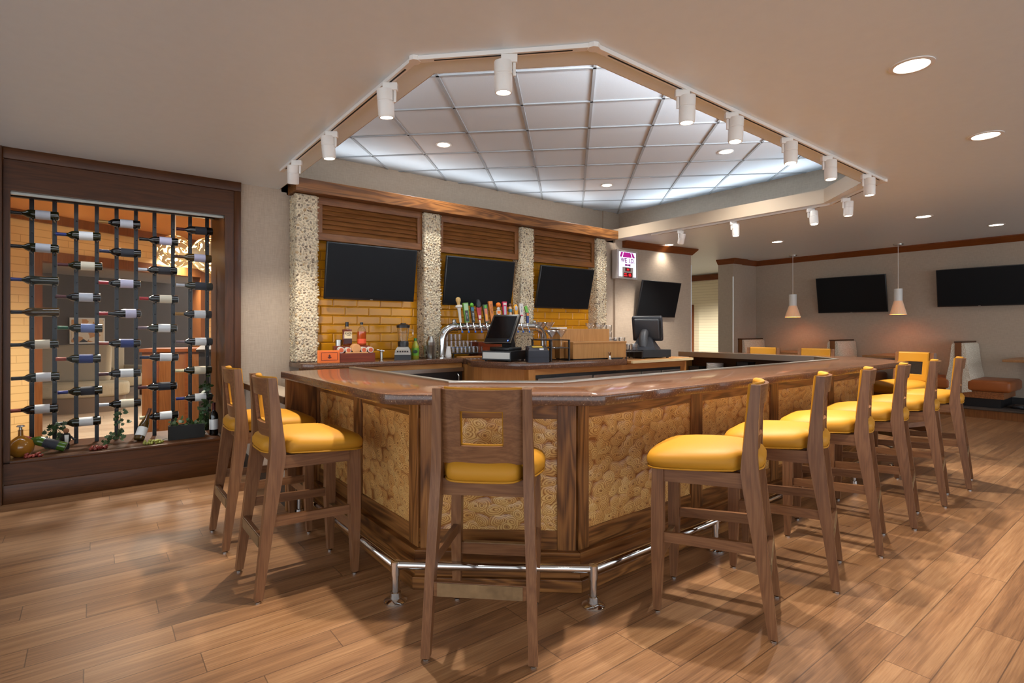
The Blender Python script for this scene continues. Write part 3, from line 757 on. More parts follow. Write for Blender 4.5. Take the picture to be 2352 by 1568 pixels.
# fireplace, sofa, armchair, picture, counter
t = lt('fireplace', 'dark stone fireplace at the back of the lobby', 'fireplace', 1.65, 4.58)
MB().box2((-0.55, -0.3, 0), (0.55, 0, 1.15)).build('surround', plain('dark_stone', (44, 42, 42), 0.5, var=.2), t)
MB().box2((-0.65, -0.36, 1.15), (0.65, 0, 1.22)).build('mantel', M['lobby_light'], t)
MB().box2((-0.38, -0.31, 0.15), (0.38, -0.28, 0.8)).build('firebox', M['blackm'], t)
ps = _pt(170, HYP, 8.6)
t = thing('sofa', 'curved beige sofa with tall back in the lobby behind the glass', 'sofa', (ps.x, ps.y, 0), R(52.07 - 90 + 20))
m = MB(); ring = [(0.75*math.cos(a)*1.0, 0.42*math.sin(a)) for a in [i*2*PI/28 for i in range(28)]]
m.prism(ring, 0.24, 0.46, bev=0.05, seg=3).build('seat', M['sofa'], t)
MB().prism([(x*0.92, y*0.9) for x, y in ring], 0.0, 0.24).build('base', plain('sofa_base', (120, 104, 90), 0.7), t)
MB().box((-0.12, 0.3, 0.74), (1.05, 0.16, 0.62), bev=0.06, seg=3, rot=(R(-8), 0, 0)).build('backrest', M['sofa'], t)
pc = _pt(275, HYP, 10.6)
t = thing('armchair', 'pale upholstered armchair far back in the lobby', 'armchair', (pc.x, pc.y, 0), R(40))
MB().box((0, 0, 0.32), (0.62, 0.6, 0.24), bev=0.04).build('seat', M['sofa'], t)
MB().box((0, 0.27, 0.68), (0.62, 0.12, 0.62), bev=0.04).build('backrest', M['sofa'], t)
for s in (-1, 1): MB().box((s*0.33, 0, 0.46), (0.1, 0.56, 0.26), bev=0.03).build('armrest', M['sofa'], t)
for sx in (-1, 1):
    for sy in (-1, 1): MB().box((sx*0.26, sy*0.24, 0.1), (0.05, 0.05, 0.2)).build('leg', M['dark_z'], t)
ua = lu(376, 757)[0] + 1.25
t = lt('framed_picture', 'framed abstract print in tan and black on the lobby back wall', 'picture', 3.35, 4.585, 1.28)
MB().box2((-0.34, -0.02, -0.27), (0.34, 0.01, 0.27)).build('frame', M['white'], t)
kk = NT('abstract_print'); vv = kk.coords(); vo = kk.node('ShaderNodeTexVoronoi'); vo.inputs['Scale'].default_value = 9; kk.link(vv, vo.inputs['Vector'])
sp_ = kk.node('ShaderNodeSeparateColor'); kk.link(vo.outputs['Color'], sp_.inputs[0])
kk.link(kk.ramp(sp_.outputs[0], [(0, lin((232, 214, 184))), (0.45, lin((206, 150, 96))), (0.7, lin((236, 224, 204))), (0.86, lin((40, 36, 36)))], 'CONSTANT'), kk.b.inputs['Base Color'])
MB().box2((-0.31, -0.025, -0.24), (0.31, -0.019, 0.24)).build('print', kk.m, t)
pa = _pt(326, HYP, 6.75); pb = _pt(462, HYP, 6.95)
dv = (pb - pa); an = math.atan2(dv.y, dv.x); ln = Vector((dv.x, dv.y)).length
t = thing('reception_counter', 'warm wood panelled counter in the lobby behind the right poles', 'counter', ((pa.x+pb.x)/2, (pa.y+pb.y)/2, 0), an)
MB().box2((-ln/2, 0, 0), (ln/2, 0.5, 1.02)).build('body', M['orangewood'], t)
MB().box2((-ln/2 - 0.02, -0.03, 1.02), (ln/2 + 0.02, 0.53, 1.06)).build('worktop', M['crown_x'], t)
for f in (-0.25, 0.25): MB().box2((f*ln - 0.02, -0.012, 0.05), (f*ln + 0.02, 0, 1.0)).build('stile', M['crown_x'], t)
pq = _pt(486, HYP, 6.7)
t = thing('podium', 'dark tall stand in the lobby at the right edge of the glass', 'stand', (pq.x, pq.y, 0), an)
MB().box2((-0.12, -0.1, 0), (0.14, 0.25, 1.05)).build('body', M['baseboard'], t)
MB().box((0.01, 0.06, 1.08), (0.3, 0.4, 0.03), rot=(R(10), 0, 0)).build('top', M['baseboard'], t)
# pierced globe pendants
def globe(px, py, rad, d, label, seed):
    c = _pt(px, py, d); r = rad * d / FPX
    t = thing('globe_pendant', label, 'pendant lamp', c, 0, 'pierced globe pendants in the lobby')
    b = bmesh.new(); bmesh.ops.create_icosphere(b, subdivisions=6, radius=1.0)
    from mathutils import noise as mn
    rem = []
    for f in b.faces:
        q = f.calc_center_median() * 4.6 + Vector((seed, seed*2.3, 0))
        w = mn.noise_vector(q * 0.6) * 0.9
        if mn.noise(q + w) > 0.17: rem.append(f)
    bmesh.ops.delete(b, geom=rem, context='FACES')
    bmesh.ops.scale(b, vec=(r, r, r), verts=b.verts)
    mb = MB(); mb._add(b)
    o = mb.build('pierced_shell', plain('globe_shell', (232, 214, 170), 0.5), t, 60)
    s = o.modifiers.new('thick', 'SOLIDIFY'); s.thickness = 0.006
    MB().sphere((0, 0, 0), r*0.22, 3).build('bulb', M['bulb'], t)
    MB().cyl((0, 0, r), (0, 0, 3.3 - c.z), 0.006, seg=8).build('cord', M['white'], t)
    L_ = bpy.data.lights.new('globe_glow', 'POINT'); L_.energy = 60; L_.color = (1, 0.82, 0.58); L_.shadow_soft_size = r*0.25
    lo = bpy.data.objects.new('lamp_light', L_); COL.objects.link(lo); lo.parent = t
globe(403, 577, 37, 6.9, 'left pierced globe lamp hanging in the lobby', 3.1)
globe(485, 586, 42, 6.3, 'right pierced globe lamp hanging in the lobby, cut by the frame', 8.7)
# ================================================================= BAR
ZT, TK = 1.00, 0.05
outer = [(1.07, 4.08), (1.07, 2.345), (1.835, 1.69), (6.08, 1.72), (6.72, 2.36), (6.72, 4.3)]
inner = [(1.585, 4.08), (1.585, 2.60), (2.075, 2.205), (5.865, 2.24), (6.20, 2.575), (6.20, 4.3)]
def round_corner(poly_pts, i, r, n=5):
    a, b, c = (Vector(poly_pts[i-1]), Vector(poly_pts[i]), Vector(poly_pts[i+1]))
    p = b + (a-b).normalized()*r; q = b + (c-b).normalized()*r
    return [tuple((p*(1-t)**2 + b*2*t*(1-t) + q*t*t)) for t in [k/n for k in range(n+1)]]
op = [outer[0]] + round_corner(outer, 1, 0.07) + round_corner(outer, 2, 0.03, 2) + outer[3:]
ctr = thing('bar_counter', 'long dark brown speckled quartz bar top wrapping round the bar', 'counter top', (3.5, 2.0, ZT - TK))
def P(o, root): o.location = -root.location; return o
# build the top as separate convex strips joined in one mesh (L-shaped ring)
def ring_top(mb, O, I, z0, z1, bev=0.006):
    t = bmesh.new()
    loop = list(O) + list(reversed(I))
    f = t.faces.new([t.verts.new((x, y, z0)) for x, y in loop])
    ex = bmesh.ops.extrude_face_region(t, geom=[f])
    bmesh.ops.translate(t, vec=(0, 0, z1 - z0), verts=[g for g in ex['geom'] if isinstance(g, bmesh.types.BMVert)])
    bmesh.ops.recalc_face_normals(t, faces=t.faces)
    if bev:
        es = [e for e in t.edges if abs(e.verts[0].co.z - e.verts[1].co.z) < 1e-5]
        bmesh.ops.bevel(t, geom=es, offset=bev, segments=2, affect='EDGES', profile=0.5)
    bmesh.ops.triangulate(t, faces=[f for f in t.faces if len(f.verts) > 4])
    mb._add(t)
m = MB(); ring_top(m, op, inner, ZT - TK, ZT); P(m.build('top_slab', M['quartz'], ctr, 30), ctr)
def offs(poly, d):                                             # offset an open polyline to its left
    out = []; V2 = [Vector(p) for p in poly]
    for i, p in enumerate(V2):
        ds = []
        if i > 0: ds.append((p - V2[i-1]).normalized())
        if i < len(V2)-1: ds.append((V2[i+1] - p).normalized())
        ns = [Vector((-q.y, q.x)) for q in ds]; n = sum(ns, Vector((0, 0))).normalized()
        out.append(tuple(p + n * (d / n.dot(ns[0]))))
    return out
in2 = offs(inner, 0.035); in3 = offs(inner, 0.07)
rail = thing('steel_rail', 'brushed steel drip rail along the inner edge of the bar top', 'rail', (3.5, 2.4, ZT))
m = MB(); ring_top(m, offs(inner, -0.012), in2, ZT - 0.001, ZT + 0.012, 0.003)
P(m.build('drip_rail', M['steel'], rail, 30), rail)
m = MB(); ring_top(m, in2, offs(inner, 0.038), ZT - 0.052, ZT + 0.011, 0.0); P(m.build('steel_apron', M['steel'], rail, 0), rail)

face = offs(outer, 0.26)                                       # plane of the decorative panels
face[0] = (face[0][0], 4.07); face[-1] = (face[-1][0], 4.3)
base = thing('bar', 'oak bar front with posts and branch slice panels under the bar top', 'bar', (3.5, 2.2, 0))
def B(mb, name, mat, smooth=0): return P(mb.build(name, mat, base, smooth), base)
def seg_box(m, a, b, u0, u1, w0, w1, z0, z1, bev=0.0):          # box along segment a->b; w is outwards
    a = Vector(a); b = Vector(b); d = (b - a).normalized()
    Mx = plane_M((a.x, a.y, 0), (d.x, d.y, 0), (0, 0, 1))       # local x along, y up, z = outwards
    m.box2((u0, z0, w0), (u1, z1, w1), bev=bev, M=Mx)
def slice_panel(a, b, u0, u1, z0, z1, seed):
    a = Vector(a); b = Vector(b); d = (b - a).normalized(); n = Vector((d.y, -d.x))
    bm = bmesh.new(); uvl = bm.loops.layers.uv.new('UVMap')
    nx = max(2, int((u1-u0)/0.02)); nz = max(2, int((z1-z0)/0.02))
    vs = [[bm.verts.new((a.x + d.x*(u0+(u1-u0)*i/nx), a.y + d.y*(u0+(u1-u0)*i/nx), z0 + (z1-z0)*j/nz)) for j in range(nz+1)] for i in range(nx+1)]
    for i in range(nx):
        for j in range(nz):
            f = bm.faces.new((vs[i][j], vs[i+1][j], vs[i+1][j+1], vs[i][j+1]))
            for lp_, (ii, jj) in zip(f.loops, ((i, j), (i+1, j), (i+1, j+1), (i, j+1))):
                lp_[uvl].uv = (seed*3.1 + (u0+(u1-u0)*ii/nx), seed*1.7 + z0 + (z1-z0)*jj/nz)
    from mathutils import noise as mn
    for row in vs:
        for v in row:
            q = Vector((v.co.x*14 + seed, v.co.y*14, v.co.z*20)); h = 0.5 + 0.5*mn.noise(q)
            v.co.x += n.x*(0.002 + 0.008*h); v.co.y += n.y*(0.002 + 0.008*h)
    me = bpy.data.meshes.new('slice_panel'); bm.to_mesh(me); bm.free(); me.materials.append(M['slices'])
    for p in me.polygons: p.use_smooth = True
    o = bpy.data.objects.new('slice_panel', me); COL.objects.link(o); o.parent = base; return P(o, base)
segs = list(zip(face, face[1:]))
HP, HA, HL = 0.285, 0.85, 0.19                                   # panel bottom, apron bottom, ledge
oakh = ['oak_y', 'oak_d', 'oak_x', 'oak_d2', 'oak_y']
lens = [(Vector(b) - Vector(a)).length for a, b in segs]
# posts given as distances along each segment; panels lie between them
post_u = {0: [(0.0, 0.08), (lens[0]-0.86, lens[0]-0.74), (lens[0]-0.10, lens[0])],
          1: [(0.0, 0.095), (lens[1]-0.095, lens[1])],
          2: [(0.0, 0.075)] + [(u - 0.06, u + 0.06) for u in (1.045, 2.05, 3.05)] + [(lens[2]-0.11, lens[2])],
          3: [(0.0, 0.09), (lens[3]-0.09, lens[3])],
          4: [(0.0, 0.09), (lens[4]/2-0.05, lens[4]/2+0.05), (lens[4]-0.09, lens[4])]}
for i, (a, b) in enumerate(segs):
    m = MB(); seg_box(m, a, b, 0, lens[i], -0.06 if i == 4 else -0.30, -0.001, 0.02, ZT - TK); B(m, 'carcass', M['oak_z'])
    m = MB(); seg_box(m, a, b, 0, lens[i], -0.002, 0.014, HA, ZT - TK - 0.001); B(m, 'apron', M[oakh[i]])
    m = MB(); seg_box(m, a, b, 0, lens[i], -0.002, 0.014, HL - 0.01, HP); B(m, 'bottom_rail', M[oakh[i]])
    pu = post_u[i]
    for (u0, u1) in pu:
        m = MB(); seg_box(m, a, b, u0, u1, -0.002, 0.019, HL - 0.01, ZT - TK - 0.001, bev=0.002); B(m, 'post', M['oak_z'])
    for k, (p, q) in enumerate(zip(pu, pu[1:])):
        slice_panel(a, b, p[1], q[0], HP, HA, i*5 + k + 1)
m = MB(); m.box2((1.095, 4.03, 0), (1.33, 4.07, ZT - TK - 0.001), bev=0.002); B(m, 'wing_panel', M['oak_z'])
# ledge and toe boards mitred round the corners
def band(name, d0_, d1_, z0, z1, bev=0.004):
    A = offs(face, -d1_); C = offs(face, -d0_)
    for i in range(len(face) - 1):
        m = MB(); m.prism([A[i], A[i+1], C[i+1], C[i]], z0, z1, bev=bev); B(m, name, M[oakh[i]])
band('kick_board', -0.02, 0.05, 0.062, HL); band('toe_board', -0.02, 0.068, 0.0, 0.062)
# foot rail
fr = thing('foot_rail', 'polished steel foot rail on round flanged posts at the bar base', 'foot rail', (3.5, 1.8, 0))
rp = offs(face, -0.183); rp[0] = (rp[0][0], 4.0); rp[-1] = (rp[-1][0], 4.25)
RZ = 0.172
MB().tube([(x, y, RZ) for x, y in rp], 0.019, 18).build('rail_tube', M['chrome'], fr, 50).location = -fr.location
def rail_post(x, y):
    o = MB().cyl((x, y, 0.02), (x, y, RZ), 0.0185, seg=18).cyl((x, y, RZ - 0.045), (x, y, RZ + 0.019), 0.0225, seg=18).build('post', M['chrome'], fr, 50); o.location = -fr.location
    o = MB().lathe([(0, 0.0), (0.055, 0), (0.055, 0.006), (0.048, 0.011), (0.028, 0.018), (0.026, 0.045), (0.019, 0.048)], (x, y, 0), 28).build('flange', M['chrome'], fr, 50); o.location = -fr.location
rail_post(*rp[1]); rail_post(*rp[2]); rail_post(rp[0][0], 3.9); rail_post(*rp[3]); rail_post(*rp[4])
for t_ in (0.25, 0.5, 0.75):
    q = Vector(rp[2]).lerp(Vector(rp[3]), t_); rail_post(q.x, q.y)

# ---------------------------------------------------------------- far run: open shelf with plates and glasses
sh = thing('under_bar_shelf', 'open oak shelf under the far run of the bar top', 'shelf', (6.3, 3.4, 0))
def S(mb, name, mat): return P(mb.build(name, mat, sh, 0), sh)
xf = face[-1][0] - 0.065
m = MB(); m.box2((6.13, 2.75, 0.715), (xf, 4.24, 0.755)); S(m, 'shelf_board', M['steel_dark'])
m = MB(); m.box2((6.10, 4.24, 0.0), (xf, 4.30, ZT - 0.1)); S(m, 'end_panel', M['lam_z'])
m = MB(); m.box2((xf - 0.01, 2.6, 0.02), (xf, 4.24, ZT - 0.06)); S(m, 'back_panel', M['dark_y'])
m = MB(); m.box2((6.15, 2.75, 0.0), (xf - .01, 4.24, 0.715)); S(m, 'plinth', M['blackm'])

# ---------------------------------------------------------------- back bar counter and island
ZB = 0.985
bc = thing('back_counter', 'dark speckled quartz back counter along the tiled wall', 'counter top', (3.0, 5.2, ZB - 0.045))
m = MB(); m.prism([(1.52, 5.51), (1.52, 5.1), (1.60, 5.0), (3.22, 5.0), (3.22, 5.51)], ZB - 0.045, ZB, bev=0.004)
P(m.build('top_slab', M['quartz'], bc, 30), bc)
bb = thing('back_bar_cabinet', 'low back bar cabinet with black cooler doors', 'cabinet', (3.0, 5.2, 0))
def BBp(mb, name, mat): return P(mb.build(name, mat, bb, 0), bb)
m = MB(); m.box2((1.6, 5.05, 0.0), (3.22, 5.46, 0.935)); BBp(m, 'carcass', M['oak_z'])
m = MB(); m.box2((1.58, 5.03, 0.885), (3.22, 5.05, 0.935)); BBp(m, 'apron', M['lam_x'])
m = MB(); m.box2((1.95, 5.0, 0.845), (3.22, 5.05, 0.885)); BBp(m, 'steel_edge', M['steel'])
for a, b in ((1.95, 2.58), (2.585, 3.21)):
    m = MB(); m.box2((a, 5.01, 0.1), (b, 5.05, 0.845), bev=0.003); d_ = BBp(m, 'cooler_door', M['black'])
    m = MB(); m.tube([(b - 0.06, 5.01, 0.7), (b - 0.06, 4.985, 0.72), (b - 0.06, 4.985, 0.8), (b - 0.06, 5.01, 0.82)], 0.006, 8); h_ = m.build('handle', M['steel'], d_)
isl = [(3.215, 3.91), (4.53, 3.80), (4.56, 3.84), (4.56, 5.51), (3.226, 5.51), (3.226, 4.95), (3.05, 4.6), (3.05, 4.45)]
ic = thing('island_counter', 'dark quartz counter of the service island behind the bar', 'counter top', (3.9, 4.5, ZB - 0.06))
m = MB(); m.prism(isl, ZB - 0.062, ZB, bev=0.004); P(m.build('top_slab', M['quartz'], ic, 30), ic)
ib = thing('island_cabinet', 'light oak service island cabinet with steel coolers under the island counter', 'cabinet', (4.0, 4.5, 0))
def IB(mb, name, mat, k=0): return P(mb.build(name, mat, ib, k), ib)
m = MB(); m.prism([(3.25, 3.96), (4.52, 3.90), (5.6, 3.95), (5.6, 5.45), (3.24, 5.45), (3.24, 4.95), (3.09, 4.6), (3.09, 4.46)], 0.05, 0.92); IB(m, 'carcass', M['lam_z'])
m = MB(); m.prism([(3.30, 3.93), (5.62, 3.86), (5.62, 3.89), (3.30, 3.96)], 0.862, 0.922); IB(m, 'apron', M['lam_x'])
m = MB(); m.box2((3.245, 3.91, 0.05), (3.33, 3.98, 0.922)); IB(m, 'corner_post', M['lam_z'])
m = MB(); m.prism([(3.34, 3.925), (5.58, 3.865), (5.58, 3.885), (3.34, 3.945)], 0.83, 0.864); IB(m, 'shadow_gap', M['blackm'])
for a, b in ((3.36, 4.1), (4.11, 4.86), (4.87, 5.2), (5.21, 5.56)):
    y0 = 3.915 - (a - 3.36)*0.027
    m = MB(); m.box2((a, y0 - 0.012, 0.12), (b, y0 + 0.03, 0.83), bev=0.003); d_ = IB(m, 'cooler_door', M['steel_dark'])
    m = MB(); m.box2((a + 0.08, y0 - 0.016, 0.735), (b - 0.08, y0 - 0.011, 0.78)); h_ = m.build('handle', M['blackm'], d_); h_.location = (0, 0, 0)
m = MB(); m.prism([(4.60, 3.80), (5.75, 3.82), (5.75, 4.7), (4.60, 4.7)], 0.93, 0.965, bev=0.004)
wt = thing('pos_counter', 'low light oak counter with cream edge under the right terminal', 'counter top', (5.2, 4.2, 0.92))
P(m.build('top_board', M['lam_x'], wt, 30), wt)
m = MB(); m.prism([(4.60, 3.78), (5.75, 3.80), (5.75, 3.825), (4.60, 3.805)], 0.935, 0.962); P(m.build('cream_edge', plain('cream_edge', (226, 206, 160), 0.4), wt), wt)
m = MB(); m.box2((5.63, 3.9, 0.0), (5.75, 4.65, 0.929)); P(m.build('end_panel', M['lam_z'], wt), wt)

# ================================================================= BAR STOOLS
def leg_ring(t0, t1, x0, x1, z): return [(x0, t0, z), (x1, t0, z), (x1, t1, z), (x0, t1, z)]
def make_stool():
    root = thing('bar_stool', 'x', 'bar stool')
    # local: y forward, origin on the floor midway between the rear feet
    for s in (-1, 1):
        xf0 = 0.2125; rings = []
        for z, t0, t1, xc, w in ((0.012, -0.018, 0.018, 0.2125, 0.036), (0.30, 0.012, 0.062, 0.203, 0.038), (0.60, 0.046, 0.116, 0.192, 0.042), (0.69, 0.056, 0.128, 0.189, 0.042),
                                 (0.76, 0.060, 0.122, 0.187, 0.041), (0.92, 0.056, 0.103, 0.185, 0.038), (1.064, 0.048, 0.086, 0.183, 0.034)):
            rings.append(leg_ring(t0, t1, s*xc - w/2, s*xc + w/2, z))
        MB().loft(rings).build('rear_leg', M['stool_z'], root, 25)
        rings = []
        for z, t0, t1, xc, w in ((0.012, 0.468, 0.499, 0.190, 0.034), (0.15, 0.461, 0.504, 0.190, 0.042), (0.31, 0.453, 0.508, 0.190, 0.048), (0.50, 0.453, 0.508, 0.188, 0.048), (0.664, 0.453, 0.505, 0.186, 0.048)):
            rings.append(leg_ring(t0, t1, s*xc - w/2, s*xc + w/2, z))
        MB().loft(rings).build('front_leg', M['stool_z'], root, 25)
        MB().loft([[(s*0.19 - 0.012, 0.118, 0.618), (s*0.19 + 0.012, 0.118, 0.618), (s*0.19 + 0.012, 0.118, 0.682), (s*0.19 - 0.012, 0.118, 0.682)],
                   [(s*0.187 - 0.012, 0.456, 0.606), (s*0.187 + 0.012, 0.456, 0.606), (s*0.187 + 0.012, 0.456, 0.664), (s*0.187 - 0.012, 0.456, 0.664)]]).build('side_rail', M['stool_y'], root, 0)
        MB().loft([[(s*0.2 - 0.011, 0.05, 0.343), (s*0.2 + 0.011, 0.05, 0.343), (s*0.2 + 0.011, 0.05, 0.392), (s*0.2 - 0.011, 0.05, 0.392)],
                   [(s*0.19 - 0.011, 0.458, 0.329), (s*0.19 + 0.011, 0.458, 0.329), (s*0.19 + 0.011, 0.458, 0.373), (s*0.19 - 0.011, 0.458, 0.373)]]).build('side_stretcher', M['stool_y'], root, 0)
        MB().lathe([(0, 0), (0.014, 0), (0.014, 0.006), (0.008, 0.010), (0.006, 0.014)], (s*0.2125, 0.0, 0), 16).build('foot_glide', M['chrome'], root)
        MB().lathe([(0, 0), (0.014, 0), (0.014, 0.006), (0.008, 0.010), (0.006, 0.014)], (s*0.190, 0.484, 0), 16).build('foot_glide', M['chrome'], root)
    MB().box2((-0.17, 0.098, 0.622), (0.17, 0.118, 0.69)).build('rear_rail', M['stool_x'], root, 0)
    MB().box2((-0.165, 0.474, 0.605), (0.165, 0.496, 0.66)).build('front_rail', M['stool_x'], root, 0)
    st = MB().box2((-0.186, 0.012, 0.245), (0.186, 0.034, 0.302), bev=0.002).build('rear_stretcher', M['stool_x'], root, 0)
    MB().box2((-0.17, 0.008, 0.247), (0.17, 0.0125, 0.300)).build('kick_plate', M['kick'], st, 0)
    st = MB().box2((-0.168, 0.470, 0.225), (0.168, 0.492, 0.280), bev=0.002).build('front_stretcher', M['stool_x'], root, 0)
    MB().box2((-0.155, 0.492, 0.227), (0.155, 0.4965, 0.282)).box2((-0.155, 0.470, 0.28), (0.155, 0.4965, 0.2835)).build('kick_plate', M['kick'], st, 0)
    # upholstered seat: superellipse layers, notched between the rear legs
    N = 56
    def outline(k, zz, grow):
        pts = []
        for i in range(N):
            a = 2*PI*i/N; c, s_ = math.cos(a), math.sin(a); e = 0.42
            x = math.copysign(abs(c)**e, c); y = math.copysign(abs(s_)**e, s_)
            yy = 0.292 + (0.248 + grow*(1.45 if (y > 0 and grow < 0) else 1.0)) * y
            hw = 0.178 + (0.055 * min(1, max(0, (yy - 0.10)/0.16))**0.8) + grow
            if yy < 0.135: hw = min(hw, 0.165 + grow*0.3)
            yc = yy
            if yy < 0.06: yc = yy + 0.0
            pts.append((hw * x, yc, zz - 0.030*(max(0, yy - 0.1)/0.45)**1.5))
        return pts
    layers = [(0.688, -0.012), (0.695, 0.0), (0.712, 0.008), (0.735, 0.008), (0.755, -0.004), (0.770, -0.03), (0.780, -0.075), (0.786, -0.13)]
    MB().loft([outline(0, z, g) for z, g in layers]).build('seat', M['yellow'], root, 70)
    pp = outline(0, 0.692, 0.003); MB().tube([Vector(p) for p in pp + [pp[0]]], 0.004, 6).build('seat_piping', M['yellow'], root, 60)
    MB().prism([(-0.155, 0.10), (0.155, 0.10), (0.165, 0.50), (-0.165, 0.50)], 0.655, 0.69).build('seat_board', M['stool_x'], root, 0)
    # curved back panel with a rectangular opening, wood behind and yellow vinyl in front
    def back(z0, z1, hx, hz0, hz1, hw, off, th, nm, mat, soft):
        bm = bmesh.new(); NX, NZ = 24, 22
        xs_ = sorted(set([-hx + 2*hx*i/NX for i in range(NX+1)] + [-hw, hw])); zs_ = sorted(set([z0 + (z1-z0)*j/NZ for j in range(NZ+1)] + [hz0, hz1]))
        def tb(x, z): return 0.090 - (z - 0.76)*0.075 - (0.028 + 0.05*(z - 0.757))*(1 - (x/0.167)**2) + off
        vv = {}
        for i, x in enumerate(xs_):
            for j, z in enumerate(zs_):
                vv[i, j] = bm.verts.new((x * (1 - 0.06*(1 - (z - z0)/(z1 - z0)) * 0), tb(x, z), z))
        for i in range(len(xs_)-1):
            for j in range(len(zs_)-1):
                xm_, zm_ = (xs_[i]+xs_[i+1])/2, (zs_[j]+zs_[j+1])/2
                if abs(xm_) < hw and hz0 < zm_ < hz1: continue
                bm.faces.new((vv[i, j], vv[i+1, j], vv[i+1, j+1], vv[i, j+1]))
        bmesh.ops.delete(bm, geom=[v for v in bm.verts if not v.link_faces], context='VERTS')
        r = bmesh.ops.extrude_face_region(bm, geom=list(bm.faces))
        bmesh.ops.translate(bm, vec=(0, th, 0), verts=[g for g in r['geom'] if isinstance(g, bmesh.types.BMVert)])
        bmesh.ops.recalc_face_normals(bm, faces=bm.faces)
        if soft:
            es = [e for e in bm.edges if len(e.link_faces) == 2 and e.calc_face_angle(0) > 1.0 and (sum(v.co.y - tb(v.co.x, v.co.z) for v in e.verts)/2) > th*0.6]
            bmesh.ops.bevel(bm, geom=es, offset=th*0.72, segments=3, affect='EDGES', profile=0.5)
        mb = MB(); mb._add(bm); return mb.build(nm, mat, root, 45)
    back(0.757, 1.060, 0.167, 0.832, 0.974, 0.088, 0.0, 0.019, 'back_panel', M['stool_x'], False)
    back(0.765, 1.068, 0.160, 0.838, 0.968, 0.082, 0.019, 0.024, 'back_pad', M['yellow'], True)
    return root
stool0 = make_stool()
SG = 'bar stools round the bar'
stools = [  # x, y of rear centre, facing angle (deg from +X), label
 (1.19, 1.736, 45.8, 'bar stool seen squarely from behind at the front corner of the bar'),
 (0.6235, 2.98, 0.0, 'nearer bar stool on the left side of the bar'),
 (0.6125, 3.72, 0.0, 'bar stool on the left side of the bar, closest to the wine display'),
 (2.435, 1.19, 114.4, 'nearest bar stool of the long right row'),
 (3.11, 1.188, 109.2, 'second bar stool of the long right row'),
 (3.766, 1.195, 106.0, 'third bar stool of the long right row'),
 (4.428, 1.205, 103.3, 'fourth bar stool of the long right row'),
 (5.14, 1.208, 101.5, 'fifth bar stool of the long right row'),
 (5.807, 1.201, 100.5, 'last bar stool of the long right row, in front of the booth'),
 (6.84, 1.82, 158.0, 'bar stool turned to the camera at the right end of the bar'),
 (7.16, 2.97, 192.0, 'bar stool beyond the bar with only its yellow back showing, right of the pair'),
 (7.12, 3.62, 195.0, 'bar stool beyond the bar with only its yellow back showing, left of the pair')]
for i, (x, y, a, lb) in enumerate(stools):
    o = stool0 if i == 0 else copy_thing(stool0)
    o.location = (x, y, 0); o.rotation_euler = (0, 0, R(a - 90)); o['label'] = lb; o['group'] = SG
# ================================================================= BACK WALL OF THE BAR
CF = 5.32                                                       # front plane of pebble columns
colx = [(1.530, 1.742), (2.913, 3.124), (4.293, 4.503), (5.690, 5.880)]
cn = ['leftmost pebble column at the left end of the back bar', 'second pebble column from the left, behind the tap tower', 'third pebble column from the left, behind the martini glasses', 'rightmost pebble column beside the plain wall']
for i, (a, b) in enumerate(colx):
    t = thing('pebble_column', cn[i], 'column', ((a+b)/2, CF, ZB), 0, 'pebble columns of the back bar')
    w = b - a; H = 2.61 - ZB
    MB().box2((-w/2, 0, 0), (w/2, WY - CF, H), bev=0.02, seg=3).build('core', M['grout'], t, 30)
    rnd = random.Random(100 + i); m = MB(); placed = []
    # dart throwing on the unrolled left side + front
    side = WY - CF
    tot = side + w
    pts = []; cell = 0.05; grid = {}
    tries = 0
    while tries < 18000:
        tries += 1
        q = (rnd.uniform(0, tot), rnd.uniform(0.01, H - 0.01)); r = rnd.choice((0.019, 0.0165, 0.015) if tries < 3500 else (0.013, 0.0115, 0.010, 0.008))
        key = (int(q[0]/cell), int(q[1]/cell)); ok = True
        for dx in (-1, 0, 1):
            for dz in (-1, 0, 1):
                for (qq, rr) in grid.get((key[0]+dx, key[1]+dz), ()):
                    if (qq[0]-q[0])**2 + (qq[1]-q[1])**2 < ((r + rr)*0.78)**2: ok = False; break
                if not ok: break
            if not ok: break
        if ok: grid.setdefault(key, []).append((q, r)); pts.append((q, r))
    ico = bmesh.new(); bmesh.ops.create_icosphere(ico, subdivisions=1, radius=1.0)
    iv = [v.co.copy() for v in ico.verts]; ifc = [[v.index for v in f.verts] for f in ico.faces]; ico.free()
    bm = m.bm
    for (u_, z), r in pts:
        asp = rnd.uniform(0.55, 0.9); an = rnd.uniform(0, PI)
        sc = (r*1.05, r*asp, 0.0055)
        if u_ < side: c = Vector((-w/2, side - u_, z)); Mx = plane_M(c, (0, -1, 0), (0, 0, 1))
        else: c = Vector((-w/2 + (u_ - side), 0, z)); Mx = plane_M(c, (1, 0, 0), (0, 0, 1))
        if abs(u_ - side) < 0.012: Mx = plane_M((-w/2 + 0.004, 0.004, z), (0.7, -0.7, 0), (0, 0, 1))
        Mx = Mx @ Matrix.Rotation(an, 4, 'Z') @ Matrix.Diagonal((*sc, 1))
        vs = [bm.verts.new(Mx @ (v * rnd.uniform(0.94, 1.06))) for v in iv]
        for f in ifc: bm.faces.new([vs[k] for k in f])
    o = m.build('pebbles', M['pebble'], t, 180)
bm_ = thing('header_beam', 'long oak beam across the tops of the pebble columns', 'beam', (3.8, 5.27, 2.615))
MB().box2((-2.29, -0.03, 0), (2.25, 0.24, 0.125), bev=0.003).build('face_board', M['oak_x'], bm_, 0)
